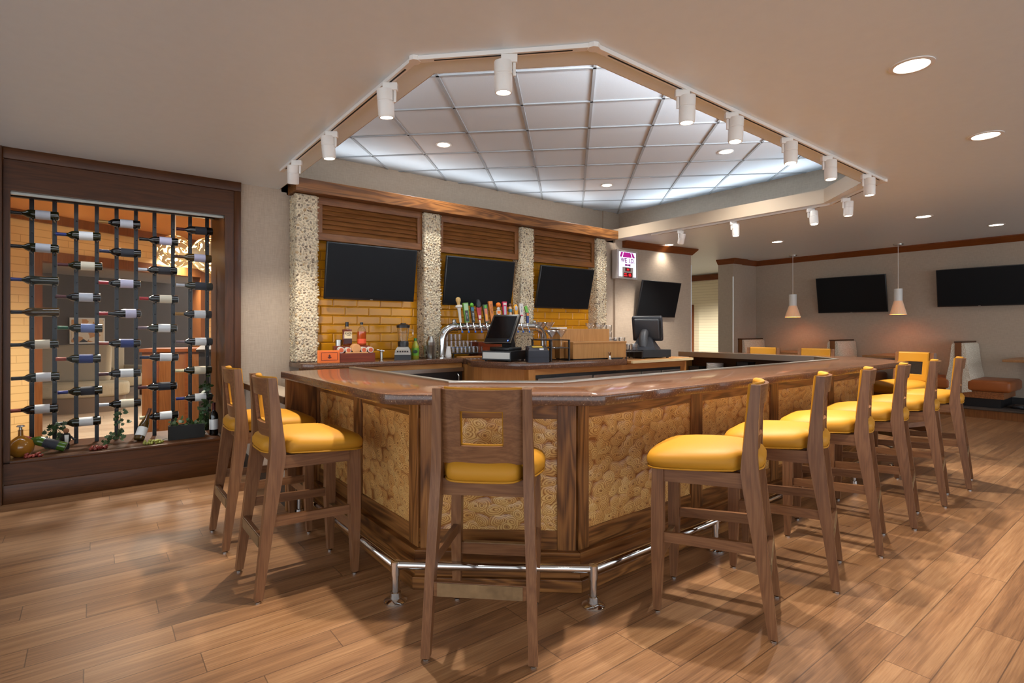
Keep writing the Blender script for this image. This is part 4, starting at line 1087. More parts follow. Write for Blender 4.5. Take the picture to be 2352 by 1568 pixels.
# yellow tile fields, louvre panels and televisions between the columns
gaps = [(colx[k][1], colx[k+1][0]) for k in range(3)]
gname = ['left', 'middle', 'right']
for k, (a, b) in enumerate(gaps):
    t = thing('tile_field', f'{gname[k]} bay of glossy yellow brick tile between pebble columns', 'wall tiles', ((a+b)/2, WY - 0.002, ZB), 0, 'yellow tile bays')
    w = b - a; H = 2.22 - ZB
    MB().box2((-w/2, -0.012, 0), (w/2, 0, H)).build('grout', M['ygrout'], t, 0)
    m = MB(); TW, TH_ = 0.259, 0.0925; g = 0.003
    for r_ in range(int(H/TH_) + 1):
        z0 = r_*TH_; z1 = min(H, z0 + TH_ - g)
        if z1 - z0 < 0.02: continue
        x = -w/2 - (TW/2 if r_ % 2 else 0) - 0.05
        while x < w/2:
            x0, x1 = max(-w/2, x), min(w/2, x + TW - g)
            if x1 - x0 > 0.02:
                bv = 0.010
                m.loft([[(x0, -0.012, z0), (x1, -0.012, z0), (x1, -0.012, z1), (x0, -0.012, z1)],
                        [(x0, -0.016, z0), (x1, -0.016, z0), (x1, -0.016, z1), (x0, -0.016, z1)],
                        [(x0+bv, -0.022, z0+bv), (x1-bv, -0.022, z0+bv), (x1-bv, -0.022, z1-bv), (x0+bv, -0.022, z1-bv)]])
            x += TW
    m.build('tiles', M['ytile'], t, 0)
    # louvre panel
    z0, z1 = 2.19, 2.615
    t = thing('louvre_panel', f'oak louvred panel over the {gname[k]} television', 'louvre', ((a+b)/2, 5.40, z0), 0, 'oak louvre panels')
    hh = z1 - z0
    for nm, lo, hi, mt in (('top_rail', (-w/2, -0.03, hh - 0.075), (w/2, 0.03, hh), 'lou_x'), ('bottom_rail', (-w/2, -0.03, 0), (w/2, 0.03, 0.07), 'lou_x'),
                           ('stile', (-w/2, -0.03, 0.07), (-w/2 + 0.06, 0.03, hh - 0.075), 'lou_z'), ('stile', (w/2 - 0.06, -0.03, 0.07), (w/2, 0.03, hh - 0.075), 'lou_z')):
        MB().box2(lo, hi, bev=0.003).build(nm, M[mt], t, 0)
    n = 6; hz = (hh - 0.145)/n
    for q in range(n):
        MB().box((0, 0.0, 0.07 + hz*(q + 0.5)), (w - 0.122, 0.012, hz*1.06), rot=(R(-27), 0, 0), bev=0.002).build('slat', M['lou_x'], t, 0)
    MB().box2((-w/2 + .05, 0.03, 0.06), (w/2 - .05, 0.035, hh - 0.06)).build('backing', M['dark_x'], t, 0)

def tv(label, c, W, Hh, rz, tilt, wall_d, swing=0.0, led=True):
    t = thing('television', label, 'television', c, rz, 'black flat screen televisions')
    Tm = Matrix.Rotation(swing, 4, 'Z') @ Matrix.Rotation(tilt, 4, 'X')
    MB().box((0, 0.0, 0), (W, 0.03, Hh), bev=0.005, M=Tm).build('case', M['black'], t, 30)
    MB().box((0, 0.035, 0), (W*0.6, 0.04, Hh*0.55), bev=0.01, M=Tm).build('rear_housing', M['blackm'], t, 30)
    MB().box((0, -0.0152, 0.004), (W - 0.022, 0.002, Hh - 0.030), M=Tm).build('screen', M['screen'], t, 0)
    MB().box((0, -0.0158, -Hh/2 + 0.007), (0.03, 0.002, 0.006), M=Tm).build('badge', M['steel'], t, 0)
    a = Tm @ Vector((0, 0.05, 0))
    MB().box2((-0.11, wall_d - 0.015, -0.12), (0.11, wall_d, 0.12)).tube([a, (0, wall_d*0.6 + a.y*0.4, 0.01), (0, wall_d - 0.01, 0)], 0.02, 10).build('wall_bracket', M['black'], t, 30)
    return t
def tvfit(px4, Yc, label, W, Hh, tilt, wd, swing=0.0):
    xs_ = sum(p[0] for p in px4)/4; ys_ = sum(p[1] for p in px4)/4
    return tv(label, at_y(xs_, ys_, Yc), W, Hh, 0, tilt, wd, swing)
tvfit(((757, 556), (962, 574), (953, 692), (750, 688)), 5.32, 'left of the three televisions on yellow tile behind the bar', 0.985, 0.565, R(9), 0.17)
tvfit(((1028, 588), (1184, 601), (1176, 705), (1022, 700)), 5.32, 'middle television on yellow tile, above the tap handles', 0.985, 0.565, R(9), 0.17)
tvfit(((1244, 606), (1366, 620), (1352, 712), (1231, 708)), 5.32, 'right of the three televisions on yellow tile, above the stepped wood shelf', 0.985, 0.565, R(13), 0.17)
tvfit(((1477, 642), (1561, 652), (1550, 728), (1466, 727)), 5.335, 'tilted television on the plain wall beside the lit age sign', 0.985, 0.575, R(13), 0.13)
c = at_x((1868+2032+2038+1876)/4, (640+627+716+721)/4, 11.16); tv('left television on the wall above the booths', c, 1.17, 0.68, R(-90), R(10), 0.13)
c = at_x((2146+2347+2352+2150)/4, (621.6+606.8+699+705)/4, 11.16); tv('right television above the booths, cut by the picture edge', c, 1.09, 0.62, R(-90), R(8), 0.13)

# lit age sign
a = at_y(1412, 575, WY - 0.05); b = at_y(1459, 641, WY - 0.05)
w = 0.50; h = 0.42
ctrp = at_y(1436, 608.5, WY - 0.10)
sx0 = at_y(1412, 600, WY - .1).x; sx1 = at_y(1459, 600, WY - .1).x; w = sx1 - sx0; h = at_y(1436, 575.5, WY - .1).z - at_y(1436, 641, WY - .1).z
sg = thing('age_sign', 'lit white and purple WE I.D. sign with red digital clock by the crown moulding', 'sign', ((sx0+sx1)/2, WY - 0.045, ctrp.z))
MB().box2((-w/2, -0.10, -h/2), (w/2, 0, h/2), bev=0.004).build('case', plain('silver_case', (190, 182, 176), 0.4, 0.2), sg, 0)
MB().box2((-w/2 + 0.045, -0.104, -h/2 + 0.035), (w/2 - 0.045, -0.1, h/2 - 0.03)).build('lit_face', emis('sign_white', (222, 226, 255), 1.5), sg, 0)
pur = emis('sign_purple', (160, 22, 128), 0.55); dkp = emis('sign_text', (110, 26, 96), 0.5); red = emis('sign_red', (255, 26, 34), 2.2)
SM = plane_M((0, -0.1045, 0), (1, 0, 0), (0, 0, 1))
fw_ = w - 0.09
def tr(pts): return [(x*fw_, y*h) for x, y in pts]
rm = MB()
rm.prism(tr([(-0.24, 0.42), (0.16, 0.42), (0.24, 0.25), (-0.30, 0.25)]), 0, 0.002, M=SM)
rm.prism(tr([(-0.40, 0.42), (-0.28, 0.42), (-0.35, 0.25), (-0.47, 0.25)]), 0, 0.002, M=SM)
rm.prism(tr([(0.20, 0.42), (0.30, 0.42), (0.44, 0.25), (0.30, 0.25)]), 0, 0.002, M=SM)
rm.build('roof_emblem', pur, sg, 0)
for tx_, s_ in ((-0.235, 'WE'), (0.235, 'I.D.')):
    text_mesh('sign_text', s_, h*0.22, dkp, sg, plane_M((tx_*fw_, -0.1065, 0.135*h), (1, 0, 0), (0, 0, 1)), bold=h*0.006, xs=0.92)
MB().prism(tr([(-0.17, 0.03), (-0.15, -0.06), (0.0, -0.035), (0.15, -0.06), (0.17, 0.03), (0.0, 0.008)]), 0, 0.002, M=SM).build('bow_emblem', dkp, sg, 0)
MB().box2((-0.32*fw_, -0.108, -h/2 + 0.03), (0.32*fw_, -0.1, -0.09*h)).build('clock_panel', plain('clock_panel', (170, 160, 156), 0.5), sg, 0)
MB().box2((-0.16*fw_, -0.1095, -0.23*h), (0.16*fw_, -0.108, -0.115*h)).box2((-0.25*fw_, -0.1095, -0.445*h), (0.25*fw_, -0.108, -0.28*h)).build('display_window', emis('display_back', (70, 4, 8), 0.12), sg, 0)
text_mesh('time_digits', '346', h*0.085, red, sg, plane_M((0, -0.110, -0.172*h), (1, 0, 0), (0, 0, 1)))
text_mesh('date_digits', '05', h*0.135, red, sg, plane_M((0.12*fw_, -0.110, -0.362*h), (1, 0, 0), (0, 0, 1)))
MB().box2((-0.21*fw_, -0.1105, -0.335*h), (-0.07*fw_, -0.11, -0.315*h)).box2((-0.23*fw_, -0.1105, -0.40*h), (-0.05*fw_, -0.11, -0.38*h)).build('date_bars', red, sg, 0)

# ================================================================= TRACK LIGHTING
TR = [(1.27, 4.80), (1.27, 2.42), (1.885, 1.785), (5.66, 1.78), (6.27, 2.47), (6.27, 4.80)]
trk = thing('light_track', 'white lighting track following the edge of the raised ceiling', 'light track', (3.6, 2.5, CZ))
def trk_seg(a, b):
    a = Vector(a); b = Vector(b); d = (b - a); L_ = d.length; an = math.atan2(d.y, d.x); c_ = (a + b)/2
    o = MB().box2((-L_/2 - 0.012, -0.018, -0.022), (L_/2 + 0.012, 0.018, -0.0005), bev=0.002).build('rail', M['white_metal'], trk, 0)
    o.location = (c_.x - 3.6, c_.y - 2.5, 0); o.rotation_euler = (0, 0, an)
    s_ = MB().box2((-L_/2 + 0.1, -0.005, -0.0228), (L_/2 - 0.1, 0.005, -0.0215)).build('slot', M['blackm'], o, 0)
for a, b in zip(TR, TR[1:]): trk_seg(a, b)
for a in TR[1:-1]:
    MB().cyl((a[0]-3.6, a[1]-2.5, -0.024), (a[0]-3.6, a[1]-2.5, -0.0005), 0.030, seg=8).build('corner_joint', M['white_metal'], trk, 0)
def make_head():
    t = thing('track_spotlight', 'x', 'spotlight')
    MB().box2((-0.03, -0.016, -0.062), (0.05, 0.016, -0.022), bev=0.003).build('adapter', M['white_metal'], t, 30)
    MB().box2((0.028, -0.006, -0.125), (0.042, 0.006, -0.06), bev=0.002).build('yoke', M['white_metal'], t, 30)
    h = MB().lathe([(0, 0.0), (0.043, 0), (0.0445, -0.004), (0.0445, -0.058), (0.0425, -0.060), (0.0425, -0.064), (0.0445, -0.066), (0.0435, -0.140), (0.040, -0.147), (0.035, -0.147), (0.034, -0.138)], seg=36).build('head', M['white_metal'], t, 40)
    h.location = (-0.02, 0, -0.055)
    l = MB().lathe([(0, 0), (0.034, 0)], seg=32).build('lens', M['lens'], h, 0); l.location = (0, 0, -0.1395)
    return t, h
head0, h0 = make_head()
hp = [  # adapter pixel, segment, aim tilt (toward dx, dy), label
 (687, 377, 0, (0.10, 0.32), 'track spotlight nearest the pebble column at the left end of the track'),
 (757, 310, 0, (0.10, 0.02), 'second track spotlight from the left'),
 (888, 200, 0, (0.12, 0.10), 'third track spotlight from the left'),
 (1164, 134, 1, (0.06, 0.06), 'track spotlight on the short front length of track'),
 (1568, 218, 2, (0.02, 0.05), 'first track spotlight on the long right length of track'),
 (1683, 268, 2, (-0.05, 0.02), 'second track spotlight on the long right length of track'),
 (1808, 325, 2, (-0.06, -0.02), 'third track spotlight on the long right length of track'),
 (1897, 367, 2, (-0.03, -0.03), 'fourth track spotlight on the long right length of track'),
 (1985, 408, 2, (0.02, 0.0), 'track spotlight at the far right corner of the track'),
 (1965, 460, 3, (0.0, 0.04), 'track spotlight just past the far right corner'),
 (1868, 485, 4, (-0.12, -0.12), 'track spotlight beyond the bar, right of the far three'),
 (1694, 515, 4, (-0.08, -0.06), 'track spotlight beyond the bar, middle of the far three'),
 (1563, 533, 4, (0.25, 0.42), 'tilted track spotlight at the far end of the track')]
for i, (px, py, sgm, aim, lb) in enumerate(hp):
    g = at_z(px, py, CZ - 0.045); a = Vector(TR[sgm]); b = Vector(TR[sgm+1]); d = (b - a); tt = (Vector((g.x, g.y)) - a).dot(d)/d.length_squared
    tt = min(0.985, max(0.03, tt)); q = a + d*tt
    if i == 0: t, h = head0, h0
    else:
        t = copy_thing(head0); h = [c for c in t.children if c.name.startswith('head')][0]
    flip = 1 if px < 1500 else -1
    t.location = (q.x, q.y, CZ); ang = R(-38) if flip > 0 else R(-38)
    # yoke side turned so the body hangs beside the adapter as seen in the room
    t.rotation_euler = (0, 0, ang + (0 if flip > 0 else PI))
    t['label'] = lb; t['group'] = 'track spotlights round the bar'
    dirw = Vector((aim[0], aim[1], -1)).normalized()
    lo = Matrix.Rotation(-t.rotation_euler.z, 3, 'Z') @ dirw
    h.rotation_euler = (-lo).to_track_quat('Z', 'Y').to_euler()
    SL = bpy.data.lights.new('track_beam', 'SPOT'); SL.energy = TRACK_W; SL.color = (1.0, 0.91, 0.79); SL.spot_size = R(88); SL.spot_blend = 0.75; SL.shadow_soft_size = 0.03
    so = bpy.data.objects.new('beam_light', SL); COL.objects.link(so); so.parent = h; so.location = (0, 0, -0.152)
# recessed downlights
def downlight(p, label, r=0.098, W_=None, col=(1, 0.92, 0.82), group='recessed downlights'):
    t = thing('downlight', label, 'ceiling light', p, 0, group)
    MB().lathe([(r*0.74, 0.02), (r*0.76, -0.002), (r*0.80, -0.006), (r, -0.004), (r, 0.0)], seg=40).build('trim_ring', M['white_metal'], t, 40)
    MB().lathe([(0, -0.0008), (r*0.75, -0.0008)], seg=36).build('lens', M['lens'], t, 0)
    SL = bpy.data.lights.new('downlight_beam', 'SPOT'); SL.energy = W_ or DOWN_W; SL.color = col; SL.spot_size = R(140); SL.spot_blend = 0.8; SL.shadow_soft_size = r*0.7
    so = bpy.data.objects.new('beam_light', SL); COL.objects.link(so); so.parent = t; so.location = (0, 0, -0.03)
def at_ceil(px, py):
    z = CZ
    for _ in range(8): z = cz(at_z(px, py, z).x)
    return at_z(px, py, z)
downlight(at_ceil(2094, 150), 'large recessed downlight at the upper right of the ceiling')
downlight(at_ceil(2264, 311), 'recessed downlight near the right picture edge')
downlight(at_ceil(2121, 497), 'recessed downlight above the booths, left of the two')
downlight(at_ceil(2288, 516), 'recessed downlight above the booths, right of the two')
downlight(at_ceil(1785, 555), 'recessed downlight left of the far pendant lamp')
downlight(at_ceil(1535, 562), 'recessed downlight beside the crown above the tilted television')
for (x, y, n) in ((1019, 332, 'left'), (1667, 348, 'right'), (1394, 425, 'middle')):
    p = at_z(x, y, UZ - 0.003); downlight(p, f'{n} downlight set in the grey tiled ceiling', 0.085, UP_W, (1, 0.96, 0.9), 'downlights in the tiled ceiling')
# unseen downlights added behind and beside the viewpoint (they light the foreground)
for j, (x, y) in enumerate(((1.6, -0.9), (-0.4, 0.9), (3.4, -0.9), (5.0, -0.9), (0.1, -1.2))):
    SL = bpy.data.lights.new('added_downlight', 'SPOT'); SL.energy = DOWN_W; SL.color = (1, 0.92, 0.82); SL.spot_size = R(140); SL.spot_blend = 0.8; SL.shadow_soft_size = 0.07
    so = bpy.data.objects.new('added_room_light', SL); COL.objects.link(so); so.location = (x, y, CZ - 0.03)

# ================================================================= BOOTHS, TABLES, PENDANTS
PZ = 0.142; BX0, BX1 = 10.45, WX - 0.02
def booth(yc, label, sides=(-1, 1)):
    t = thing('booth', label, 'booth seat', (BX0, yc, PZ), 0, 'double booths along the right wall')
    Lb = BX1 - BX0
    MB().box2((0, -0.04, 0.0), (0.012, 0.04, 0.955)).build('end_panel', M['orangewood'], t, 0)
    MB().box2((0, -0.05, 0.955), (Lb, 0.05, 0.978)).build('cap_rail', M['dark_x'], t, 0)
    for s in sides:
        prof = [(0.038, 0.20), (0.16, 0.22), (0.155, 0.42), (0.12, 0.6), (0.085, 0.93), (0.06, 0.955), (0.038, 0.955)]
        rings = []
        for x in (0.012, 0.03, Lb - 0.02, Lb): 
            k = 0.92 if x in (0.012, Lb) else 1.0
            rings.append([(x, s*(0.038 + (y - 0.038)*k), z) for y, z in prof])
        MB().loft(rings).build('back_cushion', M['booth_fabric'], t, 50)
        MB().box2((0.0, s*0.10, 0.235), (Lb, s*0.60, 0.405), bev=0.045, seg=4).build('seat_cushion', M['brown_vinyl'], t, 60)
        MB().box2((0.03, s*0.04, 0.135), (Lb, s*0.52, 0.235)).build('seat_rail', M['booth_wood'], t, 0)
        MB().box2((0.06, s*0.04, 0), (Lb, s*0.48, 0.135)).build('plinth', M['black'], t, 0)
booth(2.305, 'double booth nearest the right picture edge with brown vinyl seats')
booth(4.08, 'double booth in the middle of the right wall, behind the yellow stool backs')
booth(5.82, 'single booth farthest back beside the wall corner', (-1,))
def btable(yc, label):
    t = thing('booth_table', label, 'table', (10.72, yc, PZ), 0, 'tables between the booths')
    MB().box2((-0.55, -0.33, 0.70), (0.56, 0.33, 0.735), bev=0.004).build('table_top', M['table_wood'], t, 0)
    MB().cyl((0.1, 0, 0.02), (0.1, 0, 0.70), 0.045, seg=20).build('column', M['black'], t)
    MB().lathe([(0, 0), (0.28, 0), (0.28, 0.012), (0.06, 0.03), (0, 0.03)], (0.1, 0, 0), 28).build('foot', M['black'], t)
btable(1.42, 'booth table at the right picture edge'); btable(3.18, 'booth table behind the yellow stool turned to the camera'); btable(4.94, 'booth table farthest back')
p = at_z(2345, 936, PZ)
t = thing('floor_box', 'small black box lying on the platform edge at the right', 'box', (10.75, 1.66, PZ)); MB().box2((-0.1, -0.06, 0), (0.1, 0.06, 0.05), bev=0.008).build('body', M['black'], t, 30)
def pendant(px, y_top, y_mid, y_bot, X, label):
    a = at_x(px, y_top, X); zt_, zm_, zb_ = a.z, at_x(px, y_mid, X).z, at_x(px, y_bot, X).z
    t = thing('pendant_lamp', label, 'pendant lamp', (a.x, a.y, zb_), 0, 'slatted white pendants over the booths')
    d = (FW[0]*a.x + FW[1]*a.y); k = d/FPX; H1 = zt_ - zb_; H2 = zm_ - zb_; zc = cz(a.x) - zb_
    r1, r2 = 8.2*k, 16.2*k
    MB().lathe([(r1*0.9, H1), (r1, H1), (r1, H2), (r1 - 0.004, H2), (r1 - 0.004, H1 - 0.005)], seg=40).build('collar', M['white'], t, 30)
    N = 44; m = MB()
    for i in range(N):
        a_ = 2*PI*i/N; c_, s_ = math.cos(a_), math.sin(a_); tw = 2*PI*r2/N*0.30
        m.loft([[(r1*c_ - s_*tw*.6, r1*s_ + c_*tw*.6, H2), (r1*c_ + s_*tw*.6, r1*s_ - c_*tw*.6, H2), (r1*c_*1.03 + s_*tw*.6, r1*s_*1.03 - c_*tw*.6, H2), (r1*c_*1.03 - s_*tw*.6, r1*s_*1.03 + c_*tw*.6, H2)],
                [(r2*c_ - s_*tw, r2*s_ + c_*tw, 0), (r2*c_ + s_*tw, r2*s_ - c_*tw, 0), (r2*c_*1.02 + s_*tw, r2*s_*1.02 - c_*tw, 0), (r2*c_*1.02 - s_*tw, r2*s_*1.02 + c_*tw, 0)]])
    m.build('slatted_shade', plain('pendant_slat', (240, 224, 200), 0.5), t, 0)
    MB().lathe([(r1*0.96, H2), (r2*0.985, 0.0)], seg=40).build('inner_diffuser', emis('pendant_glow', (255, 190, 120), 0.35), t, 60)
    MB().lathe([(r2*0.97, 0), (r2*1.03, 0), (r2*1.03, 0.008), (r2*0.97, 0.008)], seg=40).build('rim', M['white'], t, 30)
    MB().sphere((0, 0, H2*0.8), 0.035, 2).build('bulb', M['bulb'], t, 60)
    MB().cyl((0, 0, H1), (0, 0, zc), 0.0035, seg=8).build('cord', M['white'], t)
    MB().lathe([(0, zc - 0.025), (0.07, zc - 0.022), (0.075, zc - 0.002), (0, zc - 0.001)], seg=28).build('canopy', M['steel'], t, 40)
    PL = bpy.data.lights.new('pendant_glow', 'POINT'); PL.energy = 4; PL.color = (1, 0.8, 0.58); PL.shadow_soft_size = 0.04
    lo_ = bpy.data.objects.new('lamp_light', PL); COL.objects.link(lo_); lo_.parent = t; lo_.location = (0, 0, H2*0.45)
pendant(1821, 676, 702, 728, 10.8, 'far white slatted pendant lamp, left of the two')
pendant(2063, 663, 690.5, 722, 10.8, 'near white slatted pendant lamp, right of the two')
# wooden chair and table glimpsed in the passage
p = at_z(1640, 812, 0.62)
pp = _pt(1637, HYP, 15.0)
t = thing('side_chair', 'brown wooden chair glimpsed through the passage', 'chair', (pp.x, pp.y, 0), R(200))
MB().box((0, 0, 0.44), (0.42, 0.4, 0.04)).build('seat', M['cherry'], t, 0)
for sx in (-1, 1):
    for sy in (-1, 1): MB().box2((sx*0.19 - 0.02, sy*0.18 - 0.02, 0), (sx*0.19 + 0.02, sy*0.18 + 0.02, 0.84 if sy > 0 else 0.42)).build('leg', M['cherry'], t, 0)
MB().box((0, 0.18, 0.80), (0.4, 0.03, 0.09)).box((0, 0.18, 0.6), (0.06, 0.02, 0.34)).box((0.1, 0.18, 0.6), (0.03, 0.02, 0.34)).box((-0.1, 0.18, 0.6), (0.03, 0.02, 0.34)).build('backrest', M['cherry'], t, 0)
p2 = _pt(1620, HYP, 15.6)
t = thing('side_table', 'low wooden table glimpsed through the passage', 'table', (p2.x, p2.y, 0), R(142))
MB().box((0, 0, 0.76), (0.9, 0.6, 0.07)).build('top', M['cherry'], t, 0); MB().box((0, 0, 0.37), (0.12, 0.12, 0.72)).build('column', M['cherry'], t, 0)
# ================================================================= THINGS ON THE BACK COUNTER
def T(name, label, cat, px, Y, z, rz=0, group=None):
    q = at_y(px, HYP, Y); return thing(name, label, cat, (q.x, Y, z), rz, group)
VA = math.atan2(FW[1], FW[0]) - PI/2                             # turned to face the room
# orange cigar box standing on edge
t = T('cigar_box', 'orange box with dark border and emblem standing on the back counter', 'box', 755, 5.10, ZB, R(-14))
org = plain('orange_card', (234, 122, 44), 0.45)
MB().box2((-0.10, 0, 0), (0.10, 0.05, 0.118), bev=0.003).build('case', org, t, 0)
MB().box2((-0.082, -0.002, 0.012), (0.094, 0, 0.108)).build('lid_face', plain('orange_deep', (226, 104, 32), 0.45), t, 0)
bd = MB()
for a, b in (((-0.066, 0.024), (0.08, 0.027)), ((-0.066, 0.096), (0.08, 0.099)), ((-0.066, 0.024), (-0.063, 0.099)), ((0.077, 0.024), (0.08, 0.099))): bd.box2((a[0], -0.003, a[1]), (b[0], -0.0015, b[1]))
bd.build('border', plain('maroon_print', (80, 20, 14), 0.5), t, 0)
MB().prism([(-0.012, 0.065), (0.0, 0.082), (0.012, 0.065), (0.006, 0.06), (0.02, 0.05), (0.012, 0.045), (0, 0.04), (-0.012, 0.045), (-0.02, 0.05), (-0.006, 0.06)], 0, 0.0012, M=plane_M((0.008, -0.002, 0), (1, 0, 0), (0, 0, 1))).build('emblem', plain('maroon_print2', (80, 20, 14), 0.5), t, 0)
# stepped cherry stand
st = T('display_stand', 'two-step red-brown wooden stand holding bottles and round tins', 'stand', 818, 5.06, ZB, R(-12))
MB().box2((-0.165, 0.0, 0), (0.185, 0.14, 0.088), bev=0.003).box2((-0.185, 0.14, 0), (0.16, 0.27, 0.155), bev=0.003).build('steps', M['cherry'], st, 0)
SM_ = Matrix.Translation(st.location) @ Matrix.Rotation(R(-12), 4, 'Z')
def on_stand(name, label, cat, x, y, z, rz=R(-12), group=None): return thing(name, label, cat, SM_ @ Vector((x, y, z)), rz, group)
wrap = plain('wrap_white', (220, 214, 204), 0.5); disc = plain('disc_orange', (196, 92, 52), 0.5); tanw = plain('turned_wood', (214, 156, 100), 0.55, var=.1)
for i, (x, z, r, d_, lb) in enumerate(((-0.135, 0.03, 0.029, disc, 'leftmost white-wrapped round tin lying on the stand'), (-0.068, 0.033, 0.027, disc, 'second white-wrapped round tin on the stand, left of the wooden disc'),
        (0.005, 0.044, 0.044, tanw, 'large round wooden disc in the middle of the tins'), (0.08, 0.034, 0.028, disc, 'white-wrapped round tin right of the wooden disc'), (0.145, 0.03, 0.028, disc, 'rightmost white-wrapped round tin lying on the stand'))):
    zz = 0.088 + r + 0.001
    q = on_stand('round_tin', lb, 'tin', x, 0.02, zz, R(-12), 'round tins on the stand')
    MB().cyl((0, 0, 0), (0, 0.11, 0), r, seg=28).build('wrap', tanw if i == 2 else wrap, q, 40)
    MB().cyl((0, -0.003, 0), (0, 0.0, 0), r*0.74, seg=24).build('end_disc', d_, q, 40)
q = on_stand('wood_strip', 'thin pale wooden strip lying in front of the round tins', 'strip', 0.0, 0.004, 0.088); MB().box2((-0.10, -0.004, 0), (0.115, 0.004, 0.010)).build('strip', tanw, q, 0)
q = on_stand('metal_tin', 'small silver lidded tin on the top step of the stand', 'tin', -0.135, 0.20, 0.155)
MB().lathe([(0, 0), (0.03, 0), (0.03, 0.042), (0, 0.042)], seg=28).build('body', M['steel'], q, 40); MB().lathe([(0, 0.042), (0.0315, 0.040), (0.0315, 0.060), (0.029, 0.062), (0, 0.062)], seg=28).build('lid', M['steel'], q, 40)
q = on_stand('whiskey_bottle', 'square dark whiskey bottle with cream label on the wooden stand', 'liquor bottle', -0.055, 0.20, 0.155)
MB().box2((-0.045, -0.03, 0.004), (0.045, 0.03, 0.165), bev=0.008).build('bottle_body', M['liquid'], q, 40)
MB().lathe([(0.03, 0.16), (0.016, 0.178), (0.014, 0.2), (0, 0.2)], seg=24).build('neck', M['glass'], q, 40)
MB().lathe([(0, 0.192), (0.0165, 0.192), (0.0165, 0.236), (0, 0.238)], seg=20).build('cap', M['black'], q, 40)
MB().box2((-0.030, -0.0315, 0.073), (0.044, -0.03, 0.142)).build('label', plain('cream_label', (226, 206, 166), 0.6), q, 0)
MB().box2((-0.034, -0.0312, 0.022), (0.044, -0.03, 0.07)).build('lower_label', plain('dark_label', (52, 18, 22), 0.6), q, 0)
ink = plain('ink', (26, 22, 22), 0.6)
text_mesh('label_text', 'KNOB', 0.032, ink, q, plane_M((0.007, -0.0317, 0.123), (1, 0, 0), (0, 0, 1)), 0.0003, xs=0.72, bold=0.0008)
text_mesh('label_text', 'CREEK', 0.011, ink, q, plane_M((0.012, -0.0317, 0.1025), (1, 0, 0), (0, 0, 1)), 0.0003, xs=1.2, bold=0.0004)
q = on_stand('rye_bottle', 'round-shouldered amber whiskey bottle with orange label on the wooden stand', 'liquor bottle', 0.09, 0.205, 0.155)
MB().lathe([(0, 0.002), (0.04, 0.002), (0.044, 0.008), (0.044, 0.142)], seg=32).build('filled_body', M['rye'], q, 40)
MB().lathe([(0.044, 0.142), (0.042, 0.16), (0.030, 0.182), (0.016, 0.194), (0.013, 0.215), (0, 0.215)], seg=32).build('shoulder', M['glass'], q, 40)
MB().lathe([(0, 0.212), (0.0155, 0.212), (0.0155, 0.234), (0, 0.236)], seg=20).build('cap', M['black'], q, 40)
MB().lathe([(0.0446, 0.022), (0.0446, 0.068)], seg=32).build('label', plain('orange_label', (226, 84, 44), 0.5), q, 40)
# torch, blender, mixer bottle, bucket
t = T('butane_torch', 'small silver butane torch on the back counter', 'torch', 876, 5.06, ZB, R(-20))
MB().lathe([(0, 0), (0.022, 0), (0.022, 0.006), (0.014, 0.01), (0.0145, 0.075), (0.012, 0.09), (0.010, 0.098), (0, 0.098)], seg=24).build('body', M['steel'], t, 40)
MB().cyl((0.026, 0, 0.10), (-0.045, 0, 0.115), 0.008, 0.006, seg=14).sphere((0.0, 0, 0.105), (0.016, 0.012, 0.012), 2).build('nozzle', M['chrome'], t, 40)
t = T('blender', 'silver and black countertop blender with clear jar', 'blender', 926, 5.20, ZB, R(-30))
MB().loft([[(x*s, y*s, z) for x, y in ((-0.085, -0.09), (0.085, -0.09), (0.085, 0.09), (-0.085, 0.09))] for z, s in ((0, 1.0), (0.055, 0.98))]).build('foot', M['black'], t, 30)
MB().loft([[(x*s, y*s, z) for x, y in ((-0.085, -0.09), (0.085, -0.09), (0.085, 0.09), (-0.085, 0.09))] for z, s in ((0.055, 0.98), (0.10, 0.9), (0.135, 0.66))]).build('base', M['steel'], t, 30)
m = MB()
for k_ in range(5): m.box((-0.05 + 0.025*k_, -0.083, 0.088), (0.016, 0.012, 0.014), rot=(R(20), 0, 0), bev=0.002)
m.build('buttons', M['darkgrey'], t, 0)
MB().lathe([(0.055, 0.135), (0.058, 0.18), (0.05, 0.195), (0, 0.195)], seg=28).build('collar', M['black'], t, 40)
MB().lathe([(0.048, 0.192), (0.066, 0.34), (0.063, 0.34), (0.045, 0.195)], seg=28).tube([(0.062, 0, 0.32), (0.10, 0, 0.31), (0.102, 0, 0.25), (0.056, 0, 0.225)], 0.008, 8).build('jar', M['glass'], t, 40)
MB().lathe([(0.069, 0.335), (0.071, 0.36), (0.05, 0.372), (0.03, 0.374), (0.028, 0.385), (0, 0.386)], seg=28).build('lid', M['black'], t, 40)
t = T('mixer_bottle', 'lime green mixer bottle with green label beside the blender', 'bottle', 954, 5.28, ZB, R(-30))
MB().lathe([(0, 0), (0.036, 0), (0.04, 0.006), (0.04, 0.11), (0.037, 0.135), (0.024, 0.17), (0.014, 0.19), (0.013, 0.2), (0, 0.2)], seg=28).build('bottle_body', plain('lime_juice', (156, 158, 48), 0.1), t, 40)
MB().lathe([(0.0405, 0.035), (0.0405, 0.115)], seg=28).build('label', plain('lime_label', (112, 176, 48), 0.45), t, 40)
MB().prism([(0.026*math.cos(a), 0.018*math.sin(a)) for a in [i*PI/8 for i in range(16)]], 0, 0.001, M=plane_M((0, -0.0412, 0.078), (1, 0, 0), (0, 0, 1))).build('label_patch', plain('dark_green_patch', (30, 60, 30), 0.5), t, 0)
MB().lathe([(0, 0.195), (0.016, 0.195), (0.016, 0.222), (0, 0.223)], seg=20).build('cap', plain('green_cap', (30, 110, 44), 0.4), t, 40)
